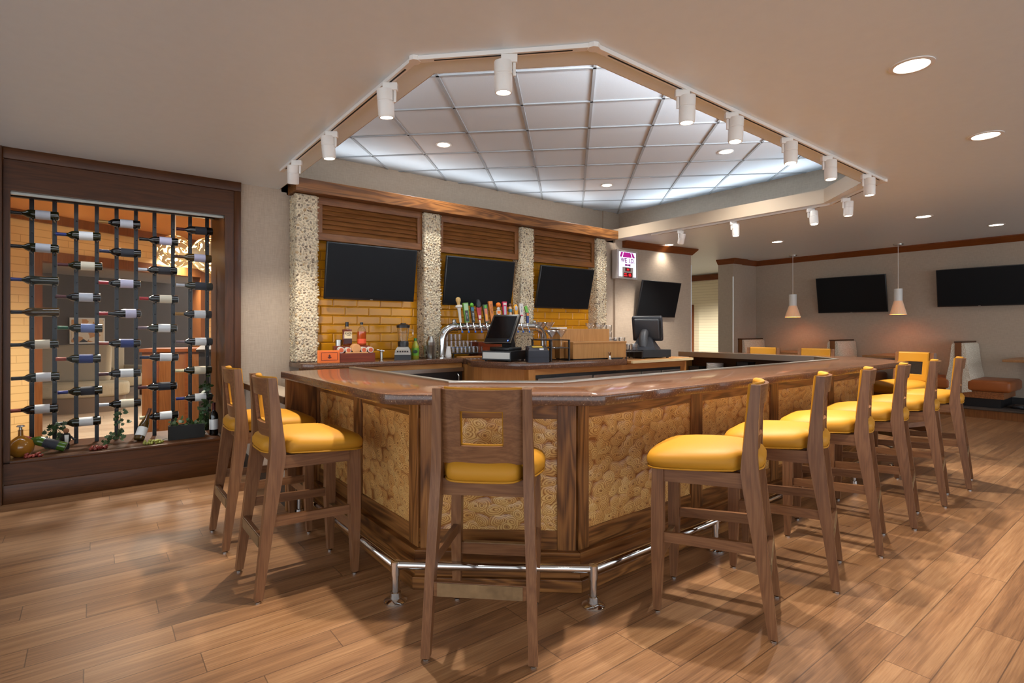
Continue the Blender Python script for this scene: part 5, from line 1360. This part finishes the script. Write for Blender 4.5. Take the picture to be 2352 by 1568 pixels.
t = T('ice_bucket', 'clear plastic ice bucket holding a steel shaker', 'bucket', 987, 5.22, ZB)
MB().lathe([(0, 0.003), (0.065, 0.0), (0.078, 0.145), (0.076, 0.145), (0.062, 0.006)], seg=32).build('bucket', mk_glass('plastic_clear', (0.86, 0.86, 0.84), 0.1, 0.15), t, 40)
t2 = T('shaker_tin', 'steel cocktail shaker tin standing in the clear bucket', 'shaker', 989, 5.22, ZB + 0.008)
MB().lathe([(0, 0), (0.034, 0.0), (0.047, 0.17), (0.048, 0.175), (0.030, 0.21), (0.024, 0.235), (0, 0.238)], seg=32).build('tin', M['steel'], t2, 40)
# beer tap tower
TX0 = at_y(1015, HYP, 5.26).x; TX1 = 4.62; TYY = 5.26; TZ = 1.335
tw = thing('tap_tower', 'polished chrome arched beer tap tower on the back counter', 'beer tower', ((TX0+TX1)/2, TYY, ZB))
hx_ = (TX1 - TX0)/2; HZ = TZ - ZB; rr_ = 0.16; pth = [(-hx_, 0, 0.0), (-hx_, 0, HZ - rr_)]
for k_ in range(1, 9):
    a = PI/2*k_/8; pth.append((-hx_ + rr_ - rr_*math.cos(a), 0, HZ - rr_ + rr_*math.sin(a)))
for k_ in range(0, 9):
    a = PI/2*k_/8; pth.append((hx_ - rr_ + rr_*math.sin(a), 0, HZ - rr_ + rr_*math.cos(a)))
pth.append((hx_, 0, 0.0))
MB().tube(pth, 0.044, 28).build('arch_pipe', M['chrome'], tw, 60)
for s in (-1, 1):
    MB().lathe([(0, 0), (0.062, 0), (0.062, 0.008), (0.05, 0.016), (0.046, 0.03), (0, 0.03)], (s*hx_, 0, 0), 32).build('base_flange', M['chrome'], tw, 40)
    MB().sphere((s*(hx_ - 0.16), 0, HZ + 0.062), 0.026, 3).lathe([(0.045, 0), (0.05, 0.004), (0.05, 0.016), (0.045, 0.02)], (0, 0, 0), 28, M=Matrix.Translation((s*(hx_ - 0.17), 0, HZ)) @ Matrix.Rotation(PI/2, 4, 'Y')).build('ball_finial', M['chrome'], tw, 50)
cols_ = {n: plain('tap_' + n, c, 0.4) for n, c in dict(white=(226, 222, 212), cream=(214, 176, 110), green=(110, 168, 72), black=(28, 30, 32), red=(176, 36, 50), olive=(44, 66, 40), salmon=(212, 120, 84), orange=(214, 122, 40), ball=(238, 126, 28), blue=(40, 62, 120), teal=(38, 110, 132), grey=(120, 126, 130), pink=(198, 44, 84), skin=(222, 180, 140), brown=(92, 58, 36), yellow=(238, 166, 30), silver=(180, 184, 196), lime=(96, 170, 48)).items()}
def paddle(name, label, i, x, build):
    t = thing('holder', label, None, (0, 0, 0)); build(t)
    kids = list(t.children); main = [c_ for c_ in kids if c_.name.startswith(('paddle', 'shaft'))][0]
    for c_ in kids:
        if c_ != main: c_.parent = main
    main.parent = None; main.name = 'tap_handle'
    bpy.data.objects.remove(t)
    main.parent = tw; main.location = Vector((x, TYY - 0.088, TZ + 0.048)) - tw.location; main['label'] = label
    return main
def faucet(x):
    xx = x - tw.location.x
    m = MB().cyl((xx, -0.04, HZ), (xx, -0.105, HZ), 0.011, seg=14).cyl((xx, -0.088, HZ - 0.012), (xx, -0.088, HZ + 0.045), 0.010, 0.007, seg=14).cyl((xx, -0.095, HZ), (xx, -0.125, HZ - 0.055), 0.009, 0.007, seg=14)
    f = m.build('faucet', M['chrome'], tw, 40)
    MB().cyl((xx, -0.122, HZ - 0.05), (xx, -0.128, HZ - 0.068), 0.010, seg=14).build('plug', plain('blue_plug', (40, 96, 190), 0.4), f, 40)
tapx = [at_y(px, 745, TYY - 0.09).x for px in (1058, 1073, 1088, 1103, 1118, 1131, 1146, 1160, 1173, 1186, 1198, 1212)]
for x in tapx: faucet(x)
def slab(t, w0, w1, h, mat, y0=-0.012, y1=0.012, z0=0.0, nm='paddle', bev=0.004):
    MB().loft([[(-w0/2, y0, z0), (w0/2, y0, z0), (w0/2, y1, z0), (-w0/2, y1, z0)], [(-w1/2, y0, z0+h), (w1/2, y0, z0+h), (w1/2, y1, z0+h), (-w1/2, y1, z0+h)]]).build(nm, mat, t, 20)
def face(t, w, z0, z1, mat, y=-0.0135, nm='face_panel', x=0.0): MB().box2((x - w/2, y, z0), (x + w/2, y + 0.003, z1)).build(nm, mat, t, 0)
def vtext(t, s, size, mat, z, y=-0.0142, x=0): text_mesh('lettering', s, size, mat, t, plane_M((x, y, z), (0, 0, -1), (1, 0, 0)), 0.0003)
def h0_(t):
    MB().lathe([(0, 0), (0.014, 0), (0.016, 0.1), (0.02, 0.16), (0.04, 0.175), (0.036, 0.195), (0.016, 0.2), (0, 0.2)], seg=20).build('shaft', cols_['white'], t, 40)
    MB().lathe([(0.016, 0.2), (0.02, 0.225), (0.03, 0.25), (0.026, 0.275), (0.012, 0.285), (0, 0.286)], seg=20).build('knob', cols_['cream'], t, 40)
def h1_(t): slab(t, 0.045, 0.062, 0.225, cols_['green'], -0.02, 0.02); face(t, 0.045, 0.14, 0.215, plain('pale_green', (170, 200, 160), .5), -0.022); face(t, 0.038, 0.01, 0.135, cols_['black'], -0.022); vtext(t, 'BELL LAKE', 0.014, cols_['white'], 0.075, -0.0228)
def h2_(t): slab(t, 0.028, 0.042, 0.18, cols_['black']); face(t, 0.032, 0.135, 0.175, cols_['teal']); vtext(t, 'BIG LEAF', 0.022, cols_['white'], 0.065); MB().sphere((0, 0, 0.202), 0.024, 3).cyl((0, 0, 0.22), (0, 0, 0.235), 0.002, seg=6).build('knob', cols_['lime'], t, 60)
def h3_(t):
    slab(t, 0.03, 0.06, 0.15, cols_['red'], z0=0.03); MB().cyl((0, 0, 0), (0, 0, 0.03), 0.008, seg=12).build('stem', M['chrome'], t)
    MB().lathe([(0, 0.17), (0.03, 0.18), (0.036, 0.22), (0.022, 0.265), (0, 0.272)], seg=20).build('knob', cols_['black'], t, 40); MB().lathe([(0.02, -0.002), (0.0, -0.003)], (0, 0, 0), 18, M=plane_M((0, -0.013, 0.115), (1, 0, 0), (0, 0, 1))).build('badge', cols_['white'], t); face(t, 0.03, 0.045, 0.085, cols_['white'])
def h4_(t): slab(t, 0.04, 0.06, 0.215, cols_['olive'], -0.015, 0.015); face(t, 0.036, 0.015, 0.165, cols_['salmon'], -0.017); face(t, 0.03, 0.17, 0.205, cols_['lime'], -0.017); face(t, 0.02, 0.03, 0.1, cols_['yellow'], -0.0175)
def h5_(t): slab(t, 0.034, 0.05, 0.255, cols_['orange'], -0.015, 0.015); vtext(t, 'SUTLIFF', 0.034, cols_['brown'], 0.165, -0.0165)
def h6_(t):
    slab(t, 0.024, 0.036, 0.10, cols_['blue']); face(t, 0.02, 0.03, 0.1, cols_['white']); slab(t, 0.05, 0.05, 0.05, cols_['white'], z0=0.10, nm='torso'); face(t, 0.04, 0.108, 0.14, cols_['ball'])
    MB().sphere((0, 0, 0.168), (0.02, 0.018, 0.024), 2).build('head', cols_['white'], t, 60); MB().sphere((0, 0, 0.215), 0.03, 3).build('orange_ball', cols_['ball'], t, 60)
def h7_(t): slab(t, 0.036, 0.056, 0.255, cols_['pink'], -0.015, 0.015); face(t, 0.026, 0.04, 0.2, cols_['silver'], -0.017); face(t, 0.04, 0.215, 0.24, cols_['white'], -0.017)
def h8_(t): MB().lathe([(0, 0), (0.018, 0), (0.024, 0.08), (0.016, 0.13), (0.022, 0.17), (0.014, 0.2), (0, 0.2)], seg=18).build('shaft', cols_['skin'], t, 40); MB().lathe([(0.023, 0.13), (0.024, 0.165), (0.02, 0.17)], seg=18).build('band', cols_['teal'], t, 40); MB().sphere((0, 0, 0.218), 0.022, 2).build('knob', cols_['brown'], t, 60)
def h9_(t): slab(t, 0.022, 0.05, 0.17, cols_['yellow'], z0=0.0); MB().sphere((0, 0, 0.185), (0.030, 0.014, 0.045), 3).build('oval_head', cols_['yellow'], t, 60); MB().sphere((0, -0.012, 0.18), (0.02, 0.005, 0.03), 3).build('badge', cols_['silver'], t, 60)
def h10_(t): slab(t, 0.046, 0.05, 0.24, cols_['white'], -0.014, 0.014); vtext(t, 'ULTRA', 0.026, cols_['blue'], 0.17, -0.0155); face(t, 0.03, 0.085, 0.1, cols_['pink'], -0.0155)
def h11_(t): slab(t, 0.026, 0.036, 0.13, cols_['blue']); face(t, 0.03, 0.09, 0.125, cols_['orange']); MB().loft([[(-0.02, -0.01, 0.13), (0.02, -0.01, 0.13), (0.02, 0.01, 0.13), (-0.02, 0.01, 0.13)], [(-0.04, -0.01, 0.2), (-0.012, -0.01, 0.22), (-0.012, 0.01, 0.22), (-0.04, 0.01, 0.2)]]).build('leaf_top', cols_['lime'], t, 20)
hl = ['white tap handle with cream knob at the left end of the tower', 'light green slab tap handle with dark label', 'black tap handle topped by a green ball', 'red tap handle with dark rounded head',
      'dark green tap handle with salmon panel', 'orange wooden tap handle lettered SUTLIFF', 'white and blue tap handle topped by an orange ball', 'pink-red slab tap handle with silver panel',
      'skin-coloured turned tap handle with brown knob', 'yellow tap handle with oval silver badge', 'white slab tap handle lettered ULTRA', 'blue tap handle with green leaf top at the right end']
for i, (x, f) in enumerate(zip(tapx, (h0_, h1_, h2_, h3_, h4_, h5_, h6_, h7_, h8_, h9_, h10_, h11_))):
    t = paddle('tap_handle', hl[i], i, x, f); t.rotation_euler = (R(-4), R(-5 if i < 6 else 0), R(-12))
# cups, shot glasses on a stepped rack, boxes
t = T('cup_stack', 'short stack of white plastic cups at the foot of the tap tower', 'cups', 1030, 5.17, ZB)
m = MB()
for k_ in range(4): m.lathe([(0.0, 0.13 + 0.008*k_*0), (0.021, 0.128), (0.033 + 0.0005*k_, 0.03 - 0.008*k_ + 0.0), (0.034, 0.028 - 0.008*k_)], seg=28)
m.build('cups', M['white'], t, 40)
rk = T('glass_rack', 'dark two-level wire rack of small glasses left of the red-brown box', 'rack', 1066, 5.34, ZB)
m = MB()
for y, z in ((-0.06, 0.045), (0.06, 0.11)):
    m.box2((-0.225, y - 0.06, z - 0.006), (0.225, y + 0.05, z))
for sx in (-0.215, 0.215):
    for y, z in ((-0.11, 0.045), (0.0, 0.11), (0.1, 0.11)): m.box2((sx - 0.006, y - 0.006, 0), (sx + 0.006, y + 0.006, z))
m.build('frame', M['blackm'], rk, 0)
g0 = thing('small_glass', 'x', 'glass')
MB().lathe([(0, 0.004), (0.020, 0.0), (0.0235, 0.075), (0.0215, 0.075), (0.0185, 0.010), (0, 0.010)], seg=16).build('tumbler', M['glass'], g0, 40)
k_ = 0
for row, (y, z, n, lvl) in enumerate(((-0.075, 0.045, 8, 'lower'), (0.05, 0.11, 8, 'upper'), (0.05, 0.187, 4, 'upper'))):
    for i in range(n):
        o = g0 if k_ == 0 else copy_thing(g0)
        k_ += 1
        o.location = rk.location + Vector((-0.195 + i*0.0555, y, z))
        o['label'] = ['small clear glass in the lower row of the wire rack', 'small clear glass in the upper row of the wire rack', 'small clear glass stacked on top of the wire rack'][row]
        o['group'] = ['glasses in the lower rack row', 'glasses in the upper rack row', 'glasses stacked on the rack'][row]
t = T('wooden_box', 'plain red-brown wooden box behind the cash drawer', 'box', 1115, 5.36, ZB); MB().box2((-0.17, -0.1, 0), (0.17, 0.1, 0.17), bev=0.004).build('box', M['cherry'], t, 0)
t = T('cutting_board', 'light wooden board lying at the end of the back counter', 'board', 1082, 5.08, ZB); MB().box2((-0.15, -0.06, 0), (0.15, 0.07, 0.014), bev=0.003).build('board', M['lam_x'], t, 0)

# ---------------------------------------------------------------- service island
def Z(name, label, cat, px, py, z=ZB, rz=0, group=None): return thing(name, label, cat, at_z(px, py, z), rz, group)
p0 = at_z(1168, 834, ZB)
cd = thing('cash_drawer', 'black cash drawer with steel front under the left terminal', 'cash drawer', (3.27, 4.10, ZB), R(-58))
# local x along its front (left to right), y into depth
cd.location = (3.085, 4.45, ZB); cd.rotation_euler = (0, 0, R(-66))
MB().box2((0.0, 0.0, 0.012), (0.33, 0.34, 0.105), bev=0.003).build('case', M['black'], cd, 0)
MB().box2((0.012, -0.003, 0.028), (0.318, 0.0, 0.09)).build('front_plate', M['steel_dark'], cd, 0)
m = MB()
for x in (0.03, 0.3):
    for y in (0.03, 0.31): m.cyl((x, y, 0), (x, y, 0.013), 0.015, seg=12)
m.build('feet', M['blackm'], cd)
CM = Matrix.Translation(cd.location) @ Matrix.Rotation(R(-66), 4, 'Z')
cd2 = thing('pos_terminal', 'black touch screen sales terminal on the cash drawer, facing the camera', 'terminal', CM @ Vector((0.17, 0.17, 0.105)), R(-74))
MB().prism([(-0.12, -0.10), (0.12, -0.10), (0.14, 0.10), (-0.10, 0.10)], 0.0, 0.035, bev=0.008).build('foot', M['black'], cd2, 30)
MB().loft([[(-0.05, 0.02, 0.03), (0.07, 0.02, 0.03), (0.07, 0.09, 0.03), (-0.05, 0.09, 0.03)], [(-0.06, -0.0, 0.2), (0.06, -0.0, 0.2), (0.06, 0.05, 0.2), (-0.06, 0.05, 0.2)]]).build('neck', M['black'], cd2, 20)
Tm = Matrix.Translation((0.0, -0.04, 0.215)) @ Matrix.Rotation(R(-30), 4, 'X')
MB().box((0, 0, 0), (0.335, 0.035, 0.33), bev=0.008, M=Tm).build('display_case', M['black'], cd2, 40)
MB().box((0, -0.0185, 0.014), (0.285, 0.002, 0.255), M=Tm).build('screen', plain('screen_gloss', (14, 14, 16), 0.12), cd2, 0)
m = MB()
for a, b in (((-0.167, -0.167), (0.167, -0.162)), ((0.164, -0.164), (0.169, 0.164))): m.box2((a[0], -0.02, a[1]), (b[0], -0.012, b[1]), M=Tm)
m.build('silver_edge', M['steel'], cd2, 0)
MB().box((0.13, -0.0192, -0.14), (0.012, 0.002, 0.012), M=Tm).build('power_light', emis('blue_led', (90, 130, 255), 2.0), cd2, 0)
pr_ = thing('receipt_printer', 'dark grey receipt printer beside the cash drawer', 'printer', (3.46, 4.04, ZB), R(-33))
MB().loft([[(-0.10, -0.14, 0), (0.10, -0.14, 0), (0.10, 0.13, 0), (-0.10, 0.13, 0)], [(-0.10, -0.14, 0.11), (0.10, -0.14, 0.11), (0.10, 0.13, 0.14), (-0.10, 0.13, 0.14)], [(-0.085, -0.10, 0.135), (0.085, -0.10, 0.135), (0.085, 0.12, 0.155), (-0.085, 0.12, 0.155)]]).build('body', M['blue_black'], pr_, 20)
MB().box((0.0, -0.02, 0.147), (0.10, 0.09, 0.003), rot=(R(5), 0, 0)).build('yellow_notice', plain('notice_yellow', (222, 186, 60), 0.5), pr_, 0)
MB().box((0.03, -0.118, 0.125), (0.04, 0.004, 0.02), rot=(R(-35), 0, 0)).build('white_sticker', M['white'], pr_, 0)
MB().box2((-0.101, -0.141, 0.05), (0.101, 0.131, 0.053)).build('seam', M['blackm'], pr_, 0)
# dark rack with martini glasses
rk2 = thing('martini_rack', 'dark two-level wire frame holding martini glasses', 'rack', (3.71, 4.06, ZB), R(-5))
m = MB()
fx0, fx1 = -0.12, 0.125
for z, y0, y1 in ((0.135, -0.10, 0.16), (0.215, 0.06, 0.24)):
    m.box2((fx0, y0, z - 0.008), (fx1, y1, z))
for x in (fx0 + .008, fx1 - .008):
    m.box2((x - 0.008, -0.10, 0), (x + 0.008, -0.084, 0.215)); m.box2((x - 0.008, 0.22, 0), (x + 0.008, 0.236, 0.215)); m.box2((x - 0.008, -0.10, 0.205), (x + 0.008, 0.24, 0.215)); m.box2((x - .008, -0.1, 0), (x + .008, 0.24, 0.01))
m.build('frame', M['baseboard'], rk2, 0)
mg0 = thing('martini_glass', 'x', 'glass')
MB().lathe([(0, 0.0), (0.040, 0.001), (0.036, 0.005), (0.006, 0.010), (0.0042, 0.02), (0.0042, 0.095), (0.008, 0.105), (0.060, 0.178), (0.0585, 0.178), (0.006, 0.108), (0, 0.106)], seg=28).build('stem_glass', M['glass'], mg0, 40)
mgp = [(-0.075, -0.05, 0.135, 'left'), (-0.02, 0.02, 0.135, 'second'), (0.06, -0.04, 0.135, 'third'), (0.03, 0.09, 0.135, 'inner'), (-0.075, 0.16, 0.215, 'back left'), (-0.01, 0.17, 0.215, 'back middle'), (0.07, 0.16, 0.215, 'back right')]
for i, (x, y, z, n) in enumerate(mgp):
    o = mg0 if i == 0 else copy_thing(mg0)
    o.location = rk2.location + Vector((x, y, z)); o['group'] = 'martini glasses on the dark rack'
    o['label'] = ['leftmost front martini glass on the dark rack', 'second front martini glass on the dark rack', 'rightmost front martini glass on the dark rack', 'martini glass in the middle of the dark rack', 'left martini glass on the upper rack level', 'middle martini glass on the upper rack level', 'right martini glass on the upper rack level'][i]
# stepped oak riser
rs = thing('stepped_riser', 'large two-step light oak riser on the service island', 'riser', (4.20, 3.96, ZB), R(-7))
MB().box2((-0.29, 0.0, 0.012), (0.44, 0.16, 0.185), bev=0.002).build('lower_step', M['lam_z'], rs, 0)
MB().box2((-0.34, 0.16, 0.012), (0.34, 0.34, 0.325), bev=0.002).build('upper_step', M['lam_z'], rs, 0)
MB().box2((-0.29, -0.006, 0.172), (0.445, 0.165, 0.188), bev=0.002).build('step_board', M['lam_x'], rs, 0)
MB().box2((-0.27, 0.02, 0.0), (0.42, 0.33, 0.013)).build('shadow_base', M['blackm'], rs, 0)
t = thing('paper_sheet', 'white folded card lying on top of the oak riser', 'card', rs.location + Vector((-0.25, 0.30, 0.325)), R(10)); MB().box2((-0.09, -0.05, 0), (0.09, 0.05, 0.016), bev=0.002).build('card', M['white'], t, 0)
bw0 = thing('glass_bowl', 'x', 'glass')
MB().lathe([(0, 0.002), (0.03, 0), (0.034, 0.006), (0.06, 0.045), (0.064, 0.065), (0.062, 0.065), (0.056, 0.045), (0.028, 0.010), (0, 0.009)], seg=24).build('bowl', M['glass'], bw0, 40)
bw0.location = rs.location + Vector((0.17, 0.22, 0.325)); bw0['label'] = 'clear glass bowl on the top step of the oak riser, left one'
o = copy_thing(bw0); o.location = rs.location + Vector((0.29, 0.20, 0.325)); o['label'] = 'clear glass bowl on the top step of the oak riser, right one'
# glasses right of the riser on a dark rack
rk3 = thing('tumbler_rack', 'dark stepped wire rack of rocks glasses beside the oak riser', 'rack', (4.80, 4.17, 0.965), 0)
m = MB()
for x, y, z in ((0.0, 0.2, 0.22), (0.05, 0.04, 0.16), (0.06, -0.14, 0.09)):
    m.box2((x - 0.16, y - 0.07, z - 0.008), (x + 0.14, y + 0.07, z))
    for sx in (-0.155, 0.125):
        for sy in (-0.062, 0.062): m.box2((x + sx, y + sy - 0.005, 0), (x + sx + 0.012, y + sy + 0.005, z))
m.build('frame', M['baseboard'], rk3, 0)
tg0 = thing('rocks_glass', 'x', 'glass')
MB().lathe([(0, 0.002), (0.032, 0), (0.039, 0.03), (0.041, 0.085), (0.039, 0.085), (0.036, 0.03), (0.028, 0.014), (0, 0.014)], seg=20).build('tumbler', M['glass'], tg0, 40)
k_ = 0
for (x, y, z, n, st_) in ((0.0, 0.2, 0.22, 3, 2), (0.05, 0.04, 0.16, 3, 1), (0.06, -0.14, 0.09, 3, 0)):
    for i in range(n):
        for s in range(1 + (1 if st_ == 2 else 0)):
            o = tg0 if k_ == 0 else copy_thing(tg0)
            k_ += 1
            o.location = rk3.location + Vector((x - 0.11 + i*0.09, y, z + s*0.086))
            lv = ['front', 'middle', 'rear'][st_]
            o['label'] = f'clear rocks glass on the {lv} level of the stepped rack' if st_ < 2 else ('clear rocks glass on the rear level of the stepped rack' if s == 0 else 'clear rocks glass stacked on another at the rear of the stepped rack')
            o['group'] = f'rocks glasses, {lv} rack level' + (' top' if s else '')
# right terminal seen from behind
dr = thing('cash_drawer', 'plain black cash drawer under the right terminal', 'cash drawer', (5.25, 4.10, 0.965), R(-9))
MB().box2((-0.22, -0.17, 0.012), (0.22, 0.22, 0.10), bev=0.003).build('case', M['black'], dr, 0)
m = MB()
for x in (-0.19, 0.19):
    for y in (-0.14, 0.19): m.cyl((x, y, 0), (x, y, 0.013), 0.016, seg=12)
m.build('feet', M['blackm'], dr)
po = thing('pos_terminal', 'bulky dark grey sales terminal seen from behind, on the right', 'terminal', dr.location + Vector((-0.02, 0.02, 0.10)), R(-62))
MB().loft([[(-0.13, -0.16, 0.0), (0.15, -0.16, 0.0), (0.17, 0.14, 0.0), (-0.15, 0.14, 0.0)], [(-0.12, -0.15, 0.03), (0.14, -0.15, 0.03), (0.15, 0.12, 0.03), (-0.14, 0.12, 0.03)], [(-0.07, -0.02, 0.15), (0.07, -0.02, 0.15), (0.07, 0.10, 0.15), (-0.07, 0.10, 0.15)]]).build('stand', M['darkgrey'], po, 20)
MB().tube([(0, -0.11, 0.03), (0, -0.10, 0.10), (0, -0.06, 0.17), (0, 0.0, 0.2)], 0.05, 12).build('cable_cover', plain('cover_grey', (64, 62, 62), 0.45), po, 50)
Tm = Matrix.Translation((0.02, 0.06, 0.245)) @ Matrix.Rotation(R(18), 4, 'X')
MB().box((0, 0.02, 0), (0.36, 0.07, 0.31), bev=0.02, seg=3, M=Tm).build('display_case', M['darkgrey'], po, 40)
MB().box((0, -0.03, 0.01), (0.30, 0.05, 0.25), bev=0.02, seg=3, M=Tm).build('rear_shell', plain('shell_grey', (54, 53, 54), 0.45), po, 40)
m = MB()
for i in range(16): m.box((0.165, -0.03, -0.10 + i*0.014), (0.01, 0.03, 0.005), M=Tm)
m.build('vents', M['blackm'], po, 0)
MB().box((0, 0.056, 0), (0.3, 0.003, 0.25), M=Tm).build('screen', M['screen'], po, 0)
# steel pourer and mat on the island edge
p = at_z(1404, 826, ZB); t = thing('jigger', 'small shiny steel jigger on the edge of the island counter', 'jigger', (4.33, 3.87, ZB))
MB().lathe([(0, 0), (0.022, 0), (0.010, 0.035), (0.020, 0.075), (0.018, 0.075), (0.008, 0.038), (0, 0.036)], seg=24).build('cup', M['chrome'], t, 40)
t = thing('bar_mat', 'black rubber bar mat on the island counter beside the jigger', 'mat', (4.46, 3.94, ZB), R(-4)); MB().box2((-0.09, -0.06, 0), (0.09, 0.06, 0.012), bev=0.004).box((0.02, 0.02, 0.018), (0.05, 0.04, 0.014)).build('mat', M['blackm'], t, 30)

# ---------------------------------------------------------------- plates and glasses under the far run
SX = 6.27
t = thing('plate_stack', 'stack of white plates on the shelf under the far bar top', 'plates', (SX, 3.83, 0.70))
del t['category']; t['category'] = 'plates'
pl0 = None
bpy.data.objects.remove(t)
def plate():
    o = thing('plate', 'x', 'plate'); MB().lathe([(0, 0.003), (0.07, 0), (0.105, 0.016), (0.104, 0.019), (0.07, 0.006), (0, 0.006)], seg=32).build('dish', M['white'], o, 40); return o
pl0 = plate()
for i in range(9):
    o = pl0 if i == 0 else copy_thing(pl0)
    o.location = (SX, 3.83, 0.756 + 0.0125*i); o['label'] = 'topmost white plate of the stack under the far bar top' if i == 8 else 'white plate in the stack under the far bar top, below the topmost'
    if i < 8: o['group'] = 'lower plates of the stack'
for i, (y, w_, h_, lb) in enumerate(((4.06, 0.16, 0.07, 'low black caddy left of the plate stack'), (3.60, 0.14, 0.07, 'low black caddy right of the plate stack'), (3.44, 0.16, 0.15, 'taller black bin beside the stemmed glass'))):
    t = thing('black_caddy', lb, 'caddy', (SX - (0.04 if i < 2 else -0.03), y, 0.755))
    MB().box2((-0.07, -w_/2, 0), (-0.062, w_/2, h_)).box2((0.062, -w_/2, 0), (0.07, w_/2, h_)).box2((-0.07, -w_/2, 0), (0.07, -w_/2 + 0.008, h_)).box2((-0.07, w_/2 - 0.008, 0), (0.07, w_/2, h_)).box2((-0.07, -w_/2, 0), (0.07, w_/2, 0.01)).build('bin', M['black'], t, 0)
sg0 = thing('stemmed_glass', 'stemmed clear glass upside down beside the black bin under the bar', 'glass', (SX - 0.02, 3.28, 0.755))
MB().lathe([(0.032, 0.0), (0.044, 0.05), (0.03, 0.1), (0.006, 0.115), (0.005, 0.15), (0.034, 0.16), (0, 0.162)], seg=24).build('stem_glass', M['glass'], sg0, 40)
hb0 = thing('highball_glass', 'x', 'glass')
MB().lathe([(0, 0.002), (0.022, 0), (0.026, 0.13), (0.0245, 0.13), (0.020, 0.012), (0, 0.012)], seg=18).build('tumbler', M['glass'], hb0, 40)
k_ = 0
for r_ in range(2):
    for i in range(8):
        o = hb0 if k_ == 0 else copy_thing(hb0)
        k_ += 1
        o.location = (SX - 0.06 + 0.085*r_, 3.18 - 0.055*i + 0.002*r_, 0.755)
        o['label'] = ['clear highball glass in the front row under the far bar top', 'clear highball glass in the back row under the far bar top'][r_]; o['group'] = ['highball glasses, front row', 'highball glasses, back row'][r_]
# ================================================================= CAMERA, WORLD, VIEW
cam = bpy.data.cameras.new('camera'); cam.sensor_width = 36.0; cam.lens = FPX / 2352.0 * 36.0
cam.shift_y = (HYP - 784.0) / 2352.0
cam.clip_start = 0.05; cam.clip_end = 200
co = bpy.data.objects.new('camera', cam); COL.objects.link(co)
co.location = (0, 0, CAMZ); co.rotation_euler = (PI/2, 0, TH - PI/2)
scene.camera = co
w = bpy.data.worlds.new('world'); scene.world = w; w.use_nodes = True
bg = w.node_tree.nodes['Background']; bg.inputs[0].default_value = (0.84, 0.92, 1.0, 1); bg.inputs[1].default_value = WORLD
# unseen fill strips added on the ledges to brighten the tiled ceiling
for (x, y, ln_, dx, dy, e) in ((6.95, 4.2, 2.8, -0.85, 0.0, 0.35), (3.8, 1.35, 4.0, 0.0, 0.75, 8.5), (1.15, 3.8, 2.2, 0.85, 0.0, 0.3), (4.0, 6.05, 4.4, 0.0, -0.85, 0.35)):
    AL = bpy.data.lights.new('tile_fill_strip', 'AREA'); AL.shape = 'RECTANGLE'; AL.size = ln_; AL.size_y = 0.06; AL.energy = TILE_FILL*e; AL.color = (0.88, 0.94, 1.0)
    ao = bpy.data.objects.new('tile_fill_light', AL); COL.objects.link(ao); ao.location = (x, y, 2.86)
    AL.spread = R(112); zz = -Vector((dx, dy, 1.4*max(abs(dx), abs(dy)))).normalized(); xx = Vector((dy, -dx, 0)).normalized(); yy = zz.cross(xx)
    ao.rotation_euler = Matrix((xx, yy, zz)).transposed().to_euler()
# unseen fill spots added to brighten the lobby
for (x, y, e) in ((0.2, 7.0, 260), (2.2, 8.0, 260), (1.0, 9.6, 300), (2.6, 11.0, 260), (4.4, 11.5, 130)):
    SL = bpy.data.lights.new('lobby_fill_spot', 'SPOT'); SL.energy = e; SL.color = (1, 0.91, 0.78); SL.spot_size = R(150); SL.spot_blend = 0.8; SL.shadow_soft_size = 0.1
    so = bpy.data.objects.new('lobby_light', SL); COL.objects.link(so); so.location = (x, y, 2.38)
for (x, y, e) in ((11.4, 7.6, 480), (12.2, 10.5, 600)):
    SL = bpy.data.lights.new('passage_downlight', 'SPOT'); SL.energy = e; SL.color = (1, 0.95, 0.86); SL.spot_size = R(150); SL.spot_blend = 0.8; SL.shadow_soft_size = 0.1
    so = bpy.data.objects.new('passage_light', SL); COL.objects.link(so); so.location = (x, y, 2.6)
# strip light inside the wine display
AL = bpy.data.lights.new('display_strip', 'AREA'); AL.shape = 'RECTANGLE'; AL.size = 1.3; AL.size_y = 0.03; AL.energy = 7; AL.color = (0.86, 0.92, 1.0)
ao = bpy.data.objects.new('display_light', AL); COL.objects.link(ao); ao.location = (0.23, WY + 0.06, gz1 + 0.12); ao.rotation_euler = (R(-18), 0, 0)
vs = scene.view_settings; vs.view_transform = 'Standard'; vs.look = 'None'; vs.gamma = 1.0; vs.use_curve_mapping = False; vs.exposure = EXPOSURE
cy = scene.cycles
cy.use_denoising = True
cy.max_bounces = 8; cy.diffuse_bounces = 5; cy.glossy_bounces = 4; cy.transmission_bounces = 6; cy.transparent_max_bounces = 16
cy.sample_clamp_indirect = 6.0; cy.caustics_reflective = False; cy.caustics_refractive = False
